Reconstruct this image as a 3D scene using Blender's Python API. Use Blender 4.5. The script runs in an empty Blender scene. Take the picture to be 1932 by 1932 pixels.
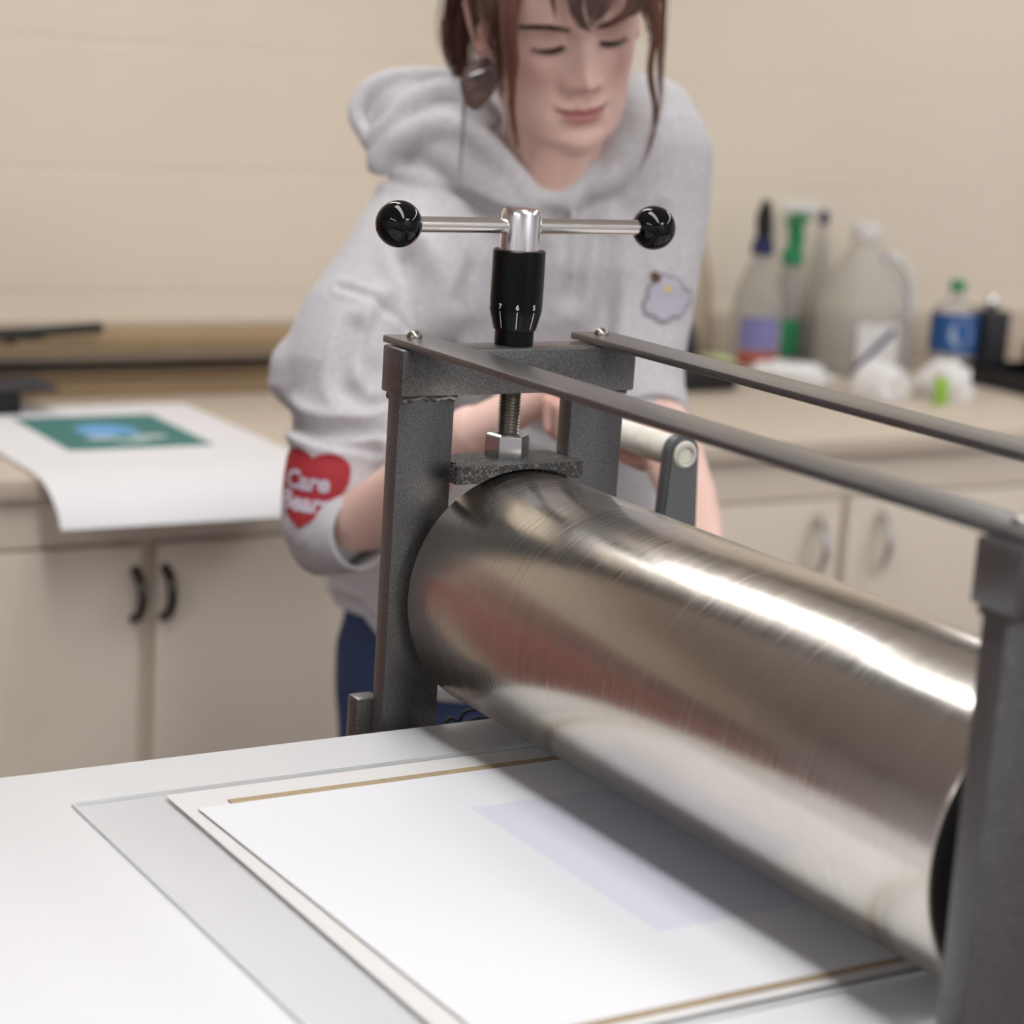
import bpy, bmesh, math, random
import numpy as np
from mathutils import Vector, Matrix
from mathutils.bvhtree import BVHTree
random.seed(7); rng = np.random.RandomState(7)
SC = bpy.context.scene
S = 0.9            # the press was measured in its own units; one unit is 0.9 m
H = 0.95           # height of the press bed above the floor
def W(p): return Vector((p[0]*S, p[1]*S, p[2]*S + H))

# ------------------------------------------------------------------ camera
CAM_C = (1.54673, -0.90034, 0.53824)
CAM_R = [[0.512142545, 0.856529629, 0.063773092], [0.213188042, -0.054842096, -0.975470760], [-0.832022158, 0.513175738, -0.210688845]]
cam = bpy.data.cameras.new('camera'); cam.sensor_width = 36.0; cam.lens = 4062.6/1932*36.0
cam.clip_start = 0.05; cam.clip_end = 50
cam.dof.use_dof = True; cam.dof.focus_distance = 1.65*S; cam.dof.aperture_fstop = 5.0
co = bpy.data.objects.new('camera', cam); SC.collection.objects.link(co)
r0, r1, r2 = CAM_R
m = Matrix(((r0[0], -r1[0], -r2[0]), (r0[1], -r1[1], -r2[1]), (r0[2], -r1[2], -r2[2]))).to_4x4()
m.translation = W(CAM_C); co.matrix_world = m
SC.camera = co
# ------------------------------------------------------------------ world, exposure
wd = bpy.data.worlds.new('world'); SC.world = wd; wd.use_nodes = True
wd.node_tree.nodes['Background'].inputs[0].default_value = (0.9, 0.95, 1.0, 1)
wd.node_tree.nodes['Background'].inputs[1].default_value = 0.3
SC.view_settings.view_transform = 'Standard'; SC.view_settings.look = 'None'
SC.view_settings.gamma = 1.0; SC.view_settings.exposure = 0.0
SC.cycles.use_denoising = True; SC.cycles.caustics_reflective = False; SC.cycles.caustics_refractive = False
SC.cycles.max_bounces = 6; SC.cycles.adaptive_threshold = 0.02; SC.cycles.sample_clamp_indirect = 6.0
LIGHT = 12.9        # strength of the ceiling lamps

# ------------------------------------------------------------------ materials
MATS = {}
def mat(name, col, rough=0.5, metal=0.0, spec=0.5, noise=None, bump=None, trans=0.0, ior=1.45, alpha=1.0, emit=None, coat=0.0, sss=0.0, aniso=0.0, sheen=0.0, rnoise=None):
    """noise=(scale,(colour2),stretch xyz, lo, hi) ; bump=(scale,strength,dist,stretch)"""
    M = bpy.data.materials.new(name); M.use_nodes = True; nt = M.node_tree; N = nt.nodes; L = nt.links
    b = N['Principled BSDF']; I = b.inputs
    I['Base Color'].default_value = (*col, 1); I['Roughness'].default_value = rough; I['Metallic'].default_value = metal
    I['Specular IOR Level'].default_value = spec; I['IOR'].default_value = ior; I['Transmission Weight'].default_value = trans
    I['Alpha'].default_value = alpha; I['Coat Weight'].default_value = coat; I['Anisotropic'].default_value = aniso
    I['Sheen Weight'].default_value = sheen
    if sss: I['Subsurface Weight'].default_value = sss; I['Subsurface Radius'].default_value = (1, .35, .2); I['Subsurface Scale'].default_value = 0.006
    if emit: I['Emission Color'].default_value = (*emit[0], 1); I['Emission Strength'].default_value = emit[1]
    tc = N.new('ShaderNodeTexCoord')
    def nz(scale, st=(1, 1, 1), detail=4):
        mp = N.new('ShaderNodeMapping'); mp.inputs['Scale'].default_value = st; L.new(tc.outputs['Object'], mp.inputs['Vector'])
        n = N.new('ShaderNodeTexNoise'); n.inputs['Scale'].default_value = scale; n.inputs['Detail'].default_value = detail
        L.new(mp.outputs[0], n.inputs['Vector']); return n
    if noise:
        n = nz(noise[0], noise[2] if len(noise) > 2 else (1, 1, 1)); r = N.new('ShaderNodeValToRGB')
        lo, hi = (noise[3], noise[4]) if len(noise) > 4 else (.35, .65)
        r.color_ramp.elements[0].position = lo; r.color_ramp.elements[1].position = hi
        r.color_ramp.elements[0].color = (*col, 1); r.color_ramp.elements[1].color = (*noise[1], 1)
        L.new(n.outputs['Fac'], r.inputs['Fac']); L.new(r.outputs['Color'], I['Base Color'])
    if rnoise:
        n = nz(rnoise[0], rnoise[1]); mr = N.new('ShaderNodeMapRange'); mr.inputs['To Min'].default_value = rnoise[2]; mr.inputs['To Max'].default_value = rnoise[3]
        mr.inputs['From Min'].default_value = .3; mr.inputs['From Max'].default_value = .7
        L.new(n.outputs['Fac'], mr.inputs['Value']); L.new(mr.outputs[0], I['Roughness'])
    if bump:
        n = nz(bump[0], bump[3] if len(bump) > 3 else (1, 1, 1)); bp = N.new('ShaderNodeBump')
        bp.inputs['Strength'].default_value = bump[1]; bp.inputs['Distance'].default_value = bump[2]
        L.new(n.outputs['Fac'], bp.inputs['Height']); L.new(bp.outputs[0], I['Normal'])
    MATS[name] = M; return M
wall_m = mat('painted_block_wall', (.79, .70, .565), .6, noise=(3, (.81, .72, .59)))
wall2_m = mat('cool_white_wall', (.68, .67, .71), .7, noise=(3, (.70, .69, .73)))
floor_m = mat('floor_tile', (.19, .15, .14), .4, noise=(14, (.23, .18, .165)))
ceil_m = mat('ceiling_panel', (.72, .71, .68), .8)
top_m = mat('beige_laminate', (.58, .495, .395), .38, noise=(60, (.61, .525, .425)))
cab_m = mat('cream_cabinet', (.76, .68, .56), .45)
cab_dark = mat('cabinet_gap', (.30, .25, .19), .7)
steel = mat('brushed_steel', (.66, .615, .55), .2, 1.0, noise=(8, (.72, .68, .62), (1, 2, 2)), rnoise=(1, (1100, 4, 4), .17, .285))
chrome = mat('polished_steel', (.90, .89, .88), .2, 1.0)
satin = mat('satin_steel', (.80, .78, .73), .24, 1.0, bump=(300, .05, .0004, (1, 1, 1)))
zinc = mat('zinc_nut', (.66, .67, .68), .25, 1.0)
thread_m = mat('dark_thread_steel', (.30, .28, .25), .3, 1.0)
paint = mat('hammered_grey_paint', (.042, .041, .039), .33, .3, .8, noise=(900, (.15, .146, .142), (1, 1, 1), .42, .72), bump=(1100, .3, .0006), coat=.75)
paint.node_tree.nodes['Principled BSDF'].inputs['Coat Roughness'].default_value = .28
rough_cut = mat('rough_cut_steel', (.05, .05, .048), .5, .4, .5, noise=(500, (.3, .28, .25), (1, 1, 1), .5, .75), bump=(400, .8, .002))
black_pl = mat('gloss_black_plastic', (.003, .003, .0035), .04, 0, .38)
black_an = mat('black_anodised', (.004, .004, .0045), .28, .2, .3)
black_mt = mat('matt_black', (.01, .01, .011), .5)
white_ink = mat('white_ink', (.75, .75, .72), .5)
bed_m = mat('white_bed_plate', (.655, .655, .655), .42, 0, .3, noise=(4, (.67, .67, .67)))
cream_p = mat('cream_sheet', (.67, .655, .63), .8)
brown_p = mat('chipboard_edge', (.42, .32, .20), .8, noise=(300, (.36, .27, .16)))
card_m = mat('cardboard', (.38, .27, .155), .85, noise=(20, (.30, .21, .12), (1, .2, 6)))
card2_m = mat('grey_board', (.26, .205, .155), .85, noise=(20, (.20, .155, .11), (1, .2, 6)))
whitepaper = mat('white_paper', (.86, .86, .87), .75)
acrylic = mat('clear_acrylic', (.66, .66, .66), .05, 0, .5, trans=.0, alpha=.14)
acr_edge = mat('acrylic_edge', (.70, .72, .71), .3)
hoodie_m = mat('grey_fleece', (.50, .49, .50), .95, 0, .1, noise=(220, (.60, .59, .60)), bump=(500, .25, .001), sheen=.25)
jeans_m = mat('blue_denim', (.035, .055, .13), .9, 0, .2, noise=(400, (.07, .10, .20)), bump=(700, .3, .0006))
hair_m = mat('dark_brown_hair', (.055, .022, .014), .38, 0, .5, noise=(60, (.13, .055, .035), (1, 1, .1)))
hair_l = mat('auburn_hair', (.20, .085, .055), .4, 0, .5, noise=(60, (.13, .05, .035), (1, 1, .1)))
brow_m = mat('brow_hair', (.06, .033, .024), .7)
red_m = mat('red_print', (.36, .022, .03), .7)
lilac_m = mat('lilac_print', (.50, .45, .52), .6)
cloud_m = mat('cloud_print', (.46, .43, .49), .8)
outl_m = mat('grey_outline_print', (.22, .23, .25), .8)
yellow_m = mat('yellow_print', (.72, .56, .06), .8)
brownp_m = mat('brown_print', (.10, .05, .03), .8)
shoe_m = mat('black_shoe', (.02, .02, .02), .5)
tape_m = mat('masking_tape', (.70, .66, .52), .6, noise=(45, (.78, .76, .68), (1, 1, 1), .4, .6), bump=(60, .5, .004))
wood_m = mat('reflected_red_brown', (.29, .125, .105), .5, noise=(8, (.33, .145, .12), (1, 8, 1)))
frost = mat('translucent_plastic', (.74, .72, .67), .3, 0, .5, trans=.55, ior=1.1, alpha=.75)
clearp = mat('clear_plastic', (.82, .81, .78), .2, 0, .5, trans=.6, ior=1.08, alpha=.7)
white_pl = mat('white_plastic', (.74, .73, .71), .4)
navy = mat('navy_plastic', (.02, .02, .10), .4)
purple = mat('purple_label', (.22, .20, .42), .5)
redl = mat('red_label', (.45, .10, .07), .5)
green = mat('green_plastic', (.03, .28, .12), .4)
lime = mat('lime_label', (.30, .55, .06), .5)
bluel = mat('blue_label', (.03, .12, .35), .5)
paleb = mat('pale_blue_label', (.42, .50, .62), .5)
darkgrey = mat('dark_grey_plastic', (.035, .035, .04), .5)
rag_m = mat('white_cloth', (.80, .79, .77), .9)
tan_m = mat('shadow_tan', (.44, .36, .26), .6)
lamp_m = mat('lamp_diffuser', (1, 1, 1), .5, emit=((.985, .985, 1.0), LIGHT))
frame_m = mat('lamp_frame', (.6, .6, .6), .5)

# artwork printed on the sheet (surface pattern in the material)
def box_mask(nt, src, x0, x1, y0, y1, soft=.002):
    N, L = nt.nodes, nt.links
    sp = N.new('ShaderNodeSeparateXYZ'); L.new(src, sp.inputs[0]); outs = []
    for ax, lo, hi in ((0, x0, x1), (1, y0, y1)):
        c = (lo+hi)/2; h = (hi-lo)/2
        a = N.new('ShaderNodeMath'); a.operation = 'SUBTRACT'; L.new(sp.outputs[ax], a.inputs[0]); a.inputs[1].default_value = c
        b = N.new('ShaderNodeMath'); b.operation = 'ABSOLUTE'; L.new(a.outputs[0], b.inputs[0])
        mr = N.new('ShaderNodeMapRange'); mr.inputs['From Min'].default_value = h-soft; mr.inputs['From Max'].default_value = h+soft
        mr.inputs['To Min'].default_value = 1; mr.inputs['To Max'].default_value = 0; L.new(b.outputs[0], mr.inputs['Value']); outs.append(mr.outputs[0])
    mu = N.new('ShaderNodeMath'); mu.operation = 'MULTIPLY'; L.new(outs[0], mu.inputs[0]); L.new(outs[1], mu.inputs[1]); return mu.outputs[0]
def masked(M, mask, col):
    nt = M.node_tree; b = nt.nodes['Principled BSDF']; mx = nt.nodes.new('ShaderNodeMix'); mx.data_type = 'RGBA'
    prev = b.inputs['Base Color']
    if prev.is_linked: nt.links.new(prev.links[0].from_socket, mx.inputs[6])
    else: mx.inputs[6].default_value = prev.default_value[:]
    mx.inputs[7].default_value = (*col, 1); nt.links.new(mask, mx.inputs[0]); nt.links.new(mx.outputs[2], prev)

# ------------------------------------------------------------------ mesh helpers (vertices in press units)
class MB:
    def __init__(s): s.v = []; s.f = []
    def add(s, v, f):
        o = len(s.v); s.v += [tuple(map(float, p)) for p in v]; s.f += [tuple(i+o for i in q) for q in f]; return s
    def box(s, x0, x1, y0, y1, z0, z1, b=0):
        if b <= 0:
            v = [(x, y, z) for x in (x0, x1) for y in (y0, y1) for z in (z0, z1)]
            return s.add(v, [(0, 1, 3, 2), (4, 6, 7, 5), (0, 4, 5, 1), (2, 3, 7, 6), (0, 2, 6, 4), (1, 5, 7, 3)])
        bm = bmesh.new(); bmesh.ops.create_cube(bm, size=1)
        for q in bm.verts: q.co = Vector(((x0+x1)/2+q.co.x*(x1-x0), (y0+y1)/2+q.co.y*(y1-y0), (z0+z1)/2+q.co.z*(z1-z0)))
        bmesh.ops.bevel(bm, geom=bm.edges[:], offset=b, segments=2, profile=.5, affect='EDGES')
        return s.frombm(bm)
    def frombm(s, bm):
        bm.verts.index_update(); s.add([q.co for q in bm.verts], [[w.index for w in f.verts] for f in bm.faces]); bm.free(); return s
    def lathe(s, prof, c, axis='z', n=48, cap=True):
        """prof: (r, h) pairs along the axis from c"""
        v = []; f = []
        for r, h in prof:
            for k in range(n):
                a = 2*math.pi*k/n; u, w = r*math.cos(a), r*math.sin(a)
                v.append({'z': (c[0]+u, c[1]+w, c[2]+h), 'x': (c[0]+h, c[1]+u, c[2]+w), 'y': (c[0]+u, c[1]+h, c[2]+w)}[axis])
        m_ = len(prof)
        for i in range(m_-1):
            for k in range(n): f.append((i*n+k, i*n+(k+1) % n, (i+1)*n+(k+1) % n, (i+1)*n+k))
        if cap: f.append(tuple(range(n))); f.append(tuple((m_-1)*n+k for k in range(n)))
        return s.add(v, f)
    def tube(s, pts, rad, n=10, flat=1.0, up=(0, 0, 1)):
        pts = [Vector(p) for p in pts]; m_ = len(pts)
        rads = rad if isinstance(rad, (list, tuple)) else [rad]*m_
        v = []; f = []
        for i, p in enumerate(pts):
            t = (pts[min(i+1, m_-1)]-pts[max(i-1, 0)]).normalized()
            if i == 0:
                u = Vector(up)
                if abs(t.dot(u)) > .95: u = Vector((1, 0, 0))
                a = t.cross(u).normalized()
            else: a = (a-t*a.dot(t)).normalized()
            b = a.cross(t)
            for k in range(n):
                th = 2*math.pi*k/n; v.append(p + a*math.cos(th)*rads[i] + b*math.sin(th)*rads[i]*flat)
        for i in range(m_-1):
            for k in range(n): f.append((i*n+k, i*n+(k+1) % n, (i+1)*n+(k+1) % n, (i+1)*n+k))
        f.append(tuple(range(n))); f.append(tuple((m_-1)*n+k for k in range(n)))
        return s.add(v, f)
    def ball(s, c, r, n=24, sc=(1, 1, 1), rot=None):
        bm = bmesh.new(); bmesh.ops.create_uvsphere(bm, u_segments=n, v_segments=n//2+2, radius=1)
        R_ = rot or Matrix.Identity(3)
        for q in bm.verts: q.co = Vector(c) + R_ @ Vector((q.co.x*r*sc[0], q.co.y*r*sc[1], q.co.z*r*sc[2]))
        return s.frombm(bm)
    def build(s, name, material, parent=None, smooth=True, org=None, auto=35):
        me = bpy.data.meshes.new(name)
        if parent is not None: o0 = Vector(parent['_o'])
        elif org is not None: o0 = Vector(org)
        else:
            a = np.array(s.v); o0 = Vector(((a[:, 0].min()+a[:, 0].max())/2, (a[:, 1].min()+a[:, 1].max())/2, a[:, 2].min()))
        me.from_pydata([((p[0]-o0[0])*S, (p[1]-o0[1])*S, (p[2]-o0[2])*S) for p in s.v], [], s.f)
        bm = bmesh.new(); bm.from_mesh(me); bmesh.ops.recalc_face_normals(bm, faces=bm.faces[:])
        if smooth:
            for f in bm.faces: f.smooth = True
            lim = math.radians(auto)
            for e in bm.edges:
                if len(e.link_faces) == 2 and e.calc_face_angle(0) > lim: e.smooth = False
        bm.to_mesh(me); bm.free()
        me.materials.append(material)
        ob = bpy.data.objects.new(name, me); SC.collection.objects.link(ob); ob['_o'] = tuple(o0)
        if parent is not None: ob.parent = parent
        else: ob.location = W(o0)
        return ob
def empty(name, org, label=None, cat=None, group=None):
    o = bpy.data.objects.new(name, None); SC.collection.objects.link(o); o.location = W(org); o['_o'] = tuple(map(float, org))
    o.empty_display_size = .05
    return tag(o, label, cat, group)
def tag(o, label=None, cat=None, group=None, kind=None):
    if label: o['label'] = label
    if cat: o['category'] = cat
    if group: o['group'] = group
    if kind: o['kind'] = kind
    return o
def spline(pts, n=8):
    P = [np.array(p, float) for p in pts]; P = [2*P[0]-P[1]] + P + [2*P[-1]-P[-2]]; out = []
    for i in range(1, len(P)-2):
        for k in range(n):
            t = k/n; a, b, c, d = P[i-1:i+3]
            out.append(.5*((2*b)+(-a+c)*t+(2*a-5*b+4*c-d)*t*t+(-a+3*b-3*c+d)*t**3))
    out.append(P[-2]); return [tuple(p) for p in out]

# ------------------------------------------------------------------ the room
FZ = -H/S; CZ = 1.80; WX = -2.15; X1 = 3.6; Y0 = -4.2; Y1 = 4.6
def struct(name, mb, m_): return tag(mb.build(name, m_, smooth=False), kind='structure')
struct('floor', MB().box(WX-.15, X1+.15, Y0-.15, Y1+.15, FZ-.1, FZ), floor_m)
struct('ceiling', MB().box(WX-.15, X1+.15, Y0-.15, Y1+.15, CZ, CZ+.1), ceil_m)
wb = MB().box(WX-.15, WX, Y0, Y1, FZ, CZ)
struct('wall_back', wb, wall_m)
struct('wall_front', MB().box(X1, X1+.15, Y0, Y1, FZ, CZ), wall2_m)
struct('wall_left', MB().box(WX-.15, X1+.15, Y0-.15, Y0, FZ, CZ), wall2_m)
struct('wall_right', MB().box(WX-.15, X1+.15, Y1, Y1+.15, FZ, CZ), wall2_m)
# block joints on the back wall: shallow bump in the material
nt = wall_m.node_tree; N = nt.nodes; L = nt.links
tc = N.new('ShaderNodeTexCoord'); br = N.new('ShaderNodeTexBrick'); mp = N.new('ShaderNodeMapping')
mp.inputs['Rotation'].default_value = (0, math.radians(90), math.radians(90)); L.new(tc.outputs['Object'], mp.inputs[0]); L.new(mp.outputs[0], br.inputs[0])
br.inputs['Scale'].default_value = 1; br.inputs['Brick Width'].default_value = .4; br.inputs['Row Height'].default_value = .2; br.inputs['Mortar Size'].default_value = .006; br.inputs['Mortar Smooth'].default_value = .6
bp = N.new('ShaderNodeBump'); bp.inputs['Distance'].default_value = .004; bp.inputs['Strength'].default_value = .35; bp.invert = True
L.new(br.outputs['Fac'], bp.inputs['Height']); L.new(bp.outputs[0], N['Principled BSDF'].inputs['Normal'])
# ceiling lights
LAMPS = [(-1.32, .24, 1.44, .22), (.95, -.22, 2.6, .34), (.6, 2.6, 4.4, .30), (1.9, -2.9, 2.2, .50), (2.85, .75, .9, .9)]  # last three are unseen shadow and face
for i, (x, y, lx, ly) in enumerate(LAMPS):
    t = empty('ceiling_light', (x, y, CZ), ['short strip lamp on the ceiling between the press and the back wall', 'long strip lamp on the ceiling right above the press', 'unseen longest strip lamp on the ceiling at the right, sized to brighten the back wall', 'unseen strip lamp on the ceiling at the left, widened as fill for the bed shadow', 'unseen square lamp added behind the camera to brighten wall and face'][i], 'lamp', 'ceiling strip lamps')
    fr = MB(); a, b = lx/2, ly/2
    fr.box(x-a-.02, x+a+.02, y-b-.02, y-b, CZ-.06, CZ-.002).box(x-a-.02, x+a+.02, y+b, y+b+.02, CZ-.06, CZ-.002).box(x-a-.02, x-a, y-b, y+b, CZ-.06, CZ-.002).box(x+a, x+a+.02, y-b, y+b, CZ-.06, CZ-.002)
    fr.build('lamp_housing', frame_m, t, smooth=False)
    MB().box(x-a, x+a, y-b, y+b, CZ-.05, CZ-.03).build('diffuser', lamp_m, t, smooth=False)

# ------------------------------------------------------------------ counter and cabinets along the back wall
CF = -1.3; CT = -.09
ct = empty('countertop', (-1.72, 1.5, CT-.034), 'long beige laminate countertop with backsplash along the back wall', 'countertop')
MB().box(WX+.002, CF, -.42, 3.6, CT-.034, CT, .006).build('worktop', top_m, ct)
MB().box(WX+.002, WX+.022, -.42, 3.6, CT+.001, .012, .003).build('backsplash', top_m, ct)
def handle(parent, y, zt, zb, m_):
    pts = [(CF+.006, y, zt)] + [(CF+.006+.034*math.sin(math.pi*k/10)**.6, y, zt+(zb-zt)*k/10) for k in range(1, 10)] + [(CF+.006, y, zb)]
    MB().tube(pts, .0062, 10, up=(0, 1, 0)).build('handle', m_, parent)
dark_pull = mat('shaded_pull', (.06, .055, .045), .35, .8)  # dark tone of these pulls is shade put into the colour
CABS = [(-.40, .90, .240, .264, .229, .275, dark_pull, -.235, -.31, 'cream base cabinet below the hanging print, with two pulls coloured dark for shade'),
        (.91, 2.20, 1.546, 1.562, 1.488, 1.632, chrome, -.228, -.335, 'cream base cabinet right of the person, with two bright bow handles'),
        (2.21, 3.5, 2.85, 2.866, 2.79, 2.93, chrome, -.228, -.335, 'cream base cabinet at the far right end of the counter')]
for (y0, y1, ga, gb, ha, hb, hm, zt, zb, lab) in CABS:
    c = empty('base_cabinet', (-1.7, (y0+y1)/2, FZ), lab, 'cabinet')
    MB().box(WX+.01, CF-.035, y0, y1, FZ, CT-.036).build('cabinet_body', cab_m, c, smooth=False)
    MB().box(CF-.035, CF-.022, y0+.002, y1-.002, -.195, CT-.036).build('top_rail', cab_m, c, smooth=False)
    d = MB().box(CF-.033, CF-.012, y0+.03, ga, FZ+.12, -.2, .003).build('door', cab_m, c)
    d2 = MB().box(CF-.033, CF-.012, gb, y1-.03, FZ+.12, -.2, .003).build('door', cab_m, c)
    for dd, yy in ((d, ha), (d2, hb)):
        pts = [(CF-.014, yy, zt)] + [(CF-.012+.034*math.sin(math.pi*k/10)**.6, yy, zt+(zb-zt)*k/10) for k in range(1, 10)] + [(CF-.014, yy, zb)]
        MB().tube(pts, .0075, 10, up=(0, 1, 0)).build('handle', hm, dd)
wc = empty('reflected_cabinet', (-1.7, -2.2, FZ), 'unseen red-brown cabinet added left of the counter for the roller to reflect', 'cabinet')  # unseen cabinet added so the roller mirrors a red-brown band
MB().box(WX+.01, CF, -4.0, -.43, FZ, .06, .005).build('cabinet_body', wood_m, wc)
for y0 in (-3.9, -2.75, -1.6): MB().box(CF+.001, CF+.02, y0, y0+1.1, FZ+.12, -.02, .004).build('door', wood_m, wc)

pb = empty('reflected_board', (WX, -2.2, .1), 'unseen mauve grey board added above the red-brown cabinet for the roller to reflect', 'pin board')  # unseen board added to give the roller a mauve reflection
MB().box(WX+.001, WX+.02, -3.9, -.62, .10, .62, .003).build('board_panel', mat('reflected_mauve', (.36, .24, .215), .9), pb)
MB().box(WX+.001, WX+.03, -3.93, -.6, .085, .10).box(WX+.001, WX+.03, -3.93, -.6, .62, .635).build('board_frame', white_pl, pb, smooth=False)

# ------------------------------------------------------------------ things on the counter, left
E_ = .0008
art_m = mat('print_sheet', (.82, .815, .82), .7)
n_ = art_m.node_tree; tcn = n_.nodes.new('ShaderNodeTexCoord').outputs['Object']
# sheet origin is (-1.5, .29): object coords in metres
def sm(x0, x1, y0, y1, s_=.002): return box_mask(n_, tcn, (x0+1.5)*S, (x1+1.5)*S, (y0-.29)*S, (y1-.29)*S, s_)
masked(art_m, sm(-1.725, -1.457, .178, .41), (.055, .20, .185))
def ell_mask(nt, src, cx, cy, rx, ry):
    N, L = nt.nodes, nt.links; mp = N.new('ShaderNodeMapping'); mp.vector_type = 'POINT'
    mp.inputs['Location'].default_value = (-cx/rx, -cy/ry, 0); mp.inputs['Scale'].default_value = (1/rx, 1/ry, 0); L.new(src, mp.inputs[0])
    ln = N.new('ShaderNodeVectorMath'); ln.operation = 'LENGTH'; L.new(mp.outputs[0], ln.inputs[0])
    mr = N.new('ShaderNodeMapRange'); mr.inputs['From Min'].default_value = .9; mr.inputs['From Max'].default_value = 1.1; mr.inputs['To Min'].default_value = 1; mr.inputs['To Max'].default_value = 0
    L.new(ln.outputs['Value'], mr.inputs['Value']); return mr.outputs[0]
def em(x, y, rx, ry): return ell_mask(n_, tcn, (x+1.5)*S, (y-.29)*S, rx*S, ry*S)
masked(art_m, em(-1.60, .29, .055, .048), (.16, .40, .72))
masked(art_m, em(-1.545, .265, .016, .03), (.50, .56, .62)); masked(art_m, em(-1.54, .335, .014, .032), (.55, .60, .60))
masked(art_m, em(-1.515, .30, .012, .03), (.42, .52, .50)); masked(art_m, em(-1.555, .30, .012, .02), (.04, .24, .20))
prof = [(-1.815, 0), (-1.70, 0), (-1.60, 0), (-1.5, 0), (-1.42, 0), (-1.36, 0), (-1.32, .001), (-1.285, -.002), (-1.255, -.009), (-1.228, -.022), (-1.208, -.038), (-1.195, -.055)]
ps = MB(); v = []; f = []; ny = 16
for side in (0, 1):
    for x, z in prof:
        for j in range(ny+1):
            v.append((x, .075+(.507-.075)*j/ny, CT+.003+z+side*.0009))
k = len(prof); nn = ny+1
for side in (0, 1):
    for i in range(k-1):
        for j in range(ny): a = side*k*nn+i*nn+j; f.append((a, a+1, a+nn+1, a+nn))
o_ = k*nn
for i in range(k-1):
    for j in (0, ny): a = i*nn+j; f.append((a, a+nn, a+nn+o_, a+o_))
for i in (0, k-1):
    for j in range(ny): a = i*nn+j; f.append((a, a+1, a+1+o_, a+o_))
ps.add(v, f); tag(ps.build('art_print', art_m, org=(-1.5, .29, CT)), 'large white sheet with a teal and blue print, hanging over the counter edge', 'art print')
# boards stacked behind it
zz = CT+.0005; bd = []
specs = [(.0085, card_m, .02, 1.16), (.0075, card_m, -.05, 1.2), (.009, card_m, .0, 1.14), (.007, card_m, .03, 1.1), (.0095, card_m, -.1, 1.18), (.005, black_mt, -.2, 1.0), (.012, card2_m, .04, 1.12), (.011, card2_m, .1, 1.17), (.012, card_m, .0, 1.05), (.007, card_m, .25, 1.1)]  # the black entry is a dark sheet in place of the shaded gap
labs = ['brown cardboard sheet at the very bottom of the stack by the wall', 'second brown cardboard sheet from the bottom of the stack', 'third brown cardboard sheet from the bottom of the stack', 'fourth brown cardboard sheet from the bottom of the stack', 'fifth brown cardboard sheet, just under the black gap sheet', 'thin black sheet standing for the shaded gap in the cardboard stack', 'greyish board lying right on the black gap sheet', 'second greyish board above the black gap sheet', 'tan board just below the topmost sheet of the stack', 'topmost tan sheet of the board stack by the wall']
for i, (h, m_, y0, y1) in enumerate(specs):
    x0 = -2.1+rng.uniform(-.015, .01); x1 = -1.915+rng.uniform(-.012, .01)
    tag(MB().box(x0, x1, y0, y1, zz, zz+h, .0008).build('board_sheet', m_, smooth=False), labs[i], 'board', 'boards stacked against the wall')
    zz += h+.0008
TOPZ = zz
rk = empty('black_clamp', (-1.93, .27, TOPZ), 'black flat clamp lying on top of the left end of the board stack', 'clamp')
MB().tube([(-1.94, .12, TOPZ+.010), (-1.94, .25, TOPZ+.011), (-1.93, .40, TOPZ+.02)], [.007, .010, .012], 8, .8).build('clamp_arm', black_mt, rk)
MB().box(-1.97, -1.93, .1, .3, TOPZ+.001, TOPZ+.008, .002).build('clamp_base', darkgrey, rk)
bb = empty('black_box', (-1.80, .12, CT), 'black box with a grey lid at the left end of the boards', 'box')
MB().box(-1.86, -1.755, .02, .205, CT+.0045, -.052, .004).build('box_body', black_mt, bb)
MB().box(-1.87, -1.76, .02, .265, -.0515, -.043, .002).build('box_lid', darkgrey, bb)

# ------------------------------------------------------------------ things on the counter, right
def bottle(name, x, y, prof, m_, label, cat, z0=CT+.0005):
    e = empty(name, (x, y, CT), label, cat); MB().lathe(prof, (x, y, z0), n=32).build('bottle_body', m_, e); return e
def band(e, name, x, y, r, z0, z1, m_, a0=0, a1=360, n=24):
    v = []; f = []
    for k in range(n+1):
        a = math.radians(a0+(a1-a0)*k/n)
        for rr in (r, r+.0012):
            for z in (z0, z1): v.append((x+rr*math.cos(a), y+rr*math.sin(a), z))
    for k in range(n):
        a = k*4; b = a+4
        f += [(a, a+1, b+1, b), (a+2, b+2, b+3, a+3), (a, b, b+2, a+2), (a+1, a+3, b+3, b+1)]
    f += [(0, 2, 3, 1), (n*4, n*4+1, n*4+3, n*4+2)]
    return MB().add(v, f).build(name, m_, e)
def trigger(e, x, y, z, m_, collar, s=1.0):
    MB().lathe([(.019*s, 0), (.021*s, .012*s), (.017*s, .03*s), (.012*s, .034*s)], (x, y, z), n=24).build('collar', collar, e)
    h = MB().tube([(x, y, z+.03*s), (x, y, z+.055*s), (x, y-.002, z+.09*s)], [.011*s, .013*s, .010*s], 12)
    h.tube([(x-.028*s, y+.006*s, z+.075*s), (x, y, z+.083*s), (x+.045*s, y-.012*s, z+.088*s)], [.008*s, .013*s, .008*s], 12)
    h.build('spray_head', m_, e)
    MB().tube([(x+.022*s, y-.006*s, z+.075*s), (x+.032*s, y-.008*s, z+.055*s), (x+.03*s, y-.008*s, z+.03*s)], [.005*s, .006*s, .004*s], 8).build('trigger', m_, e)
X, Y = -1.985, 1.84
e = bottle('spray_bottle', X, Y, [(.045, 0), (.052, .006), (.053, .09), (.050, .15), (.040, .19), (.022, .225), (.016, .24), (.016, .25)], frost, 'tall white spray bottle with black trigger and purple collar', 'spray bottle')
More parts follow.
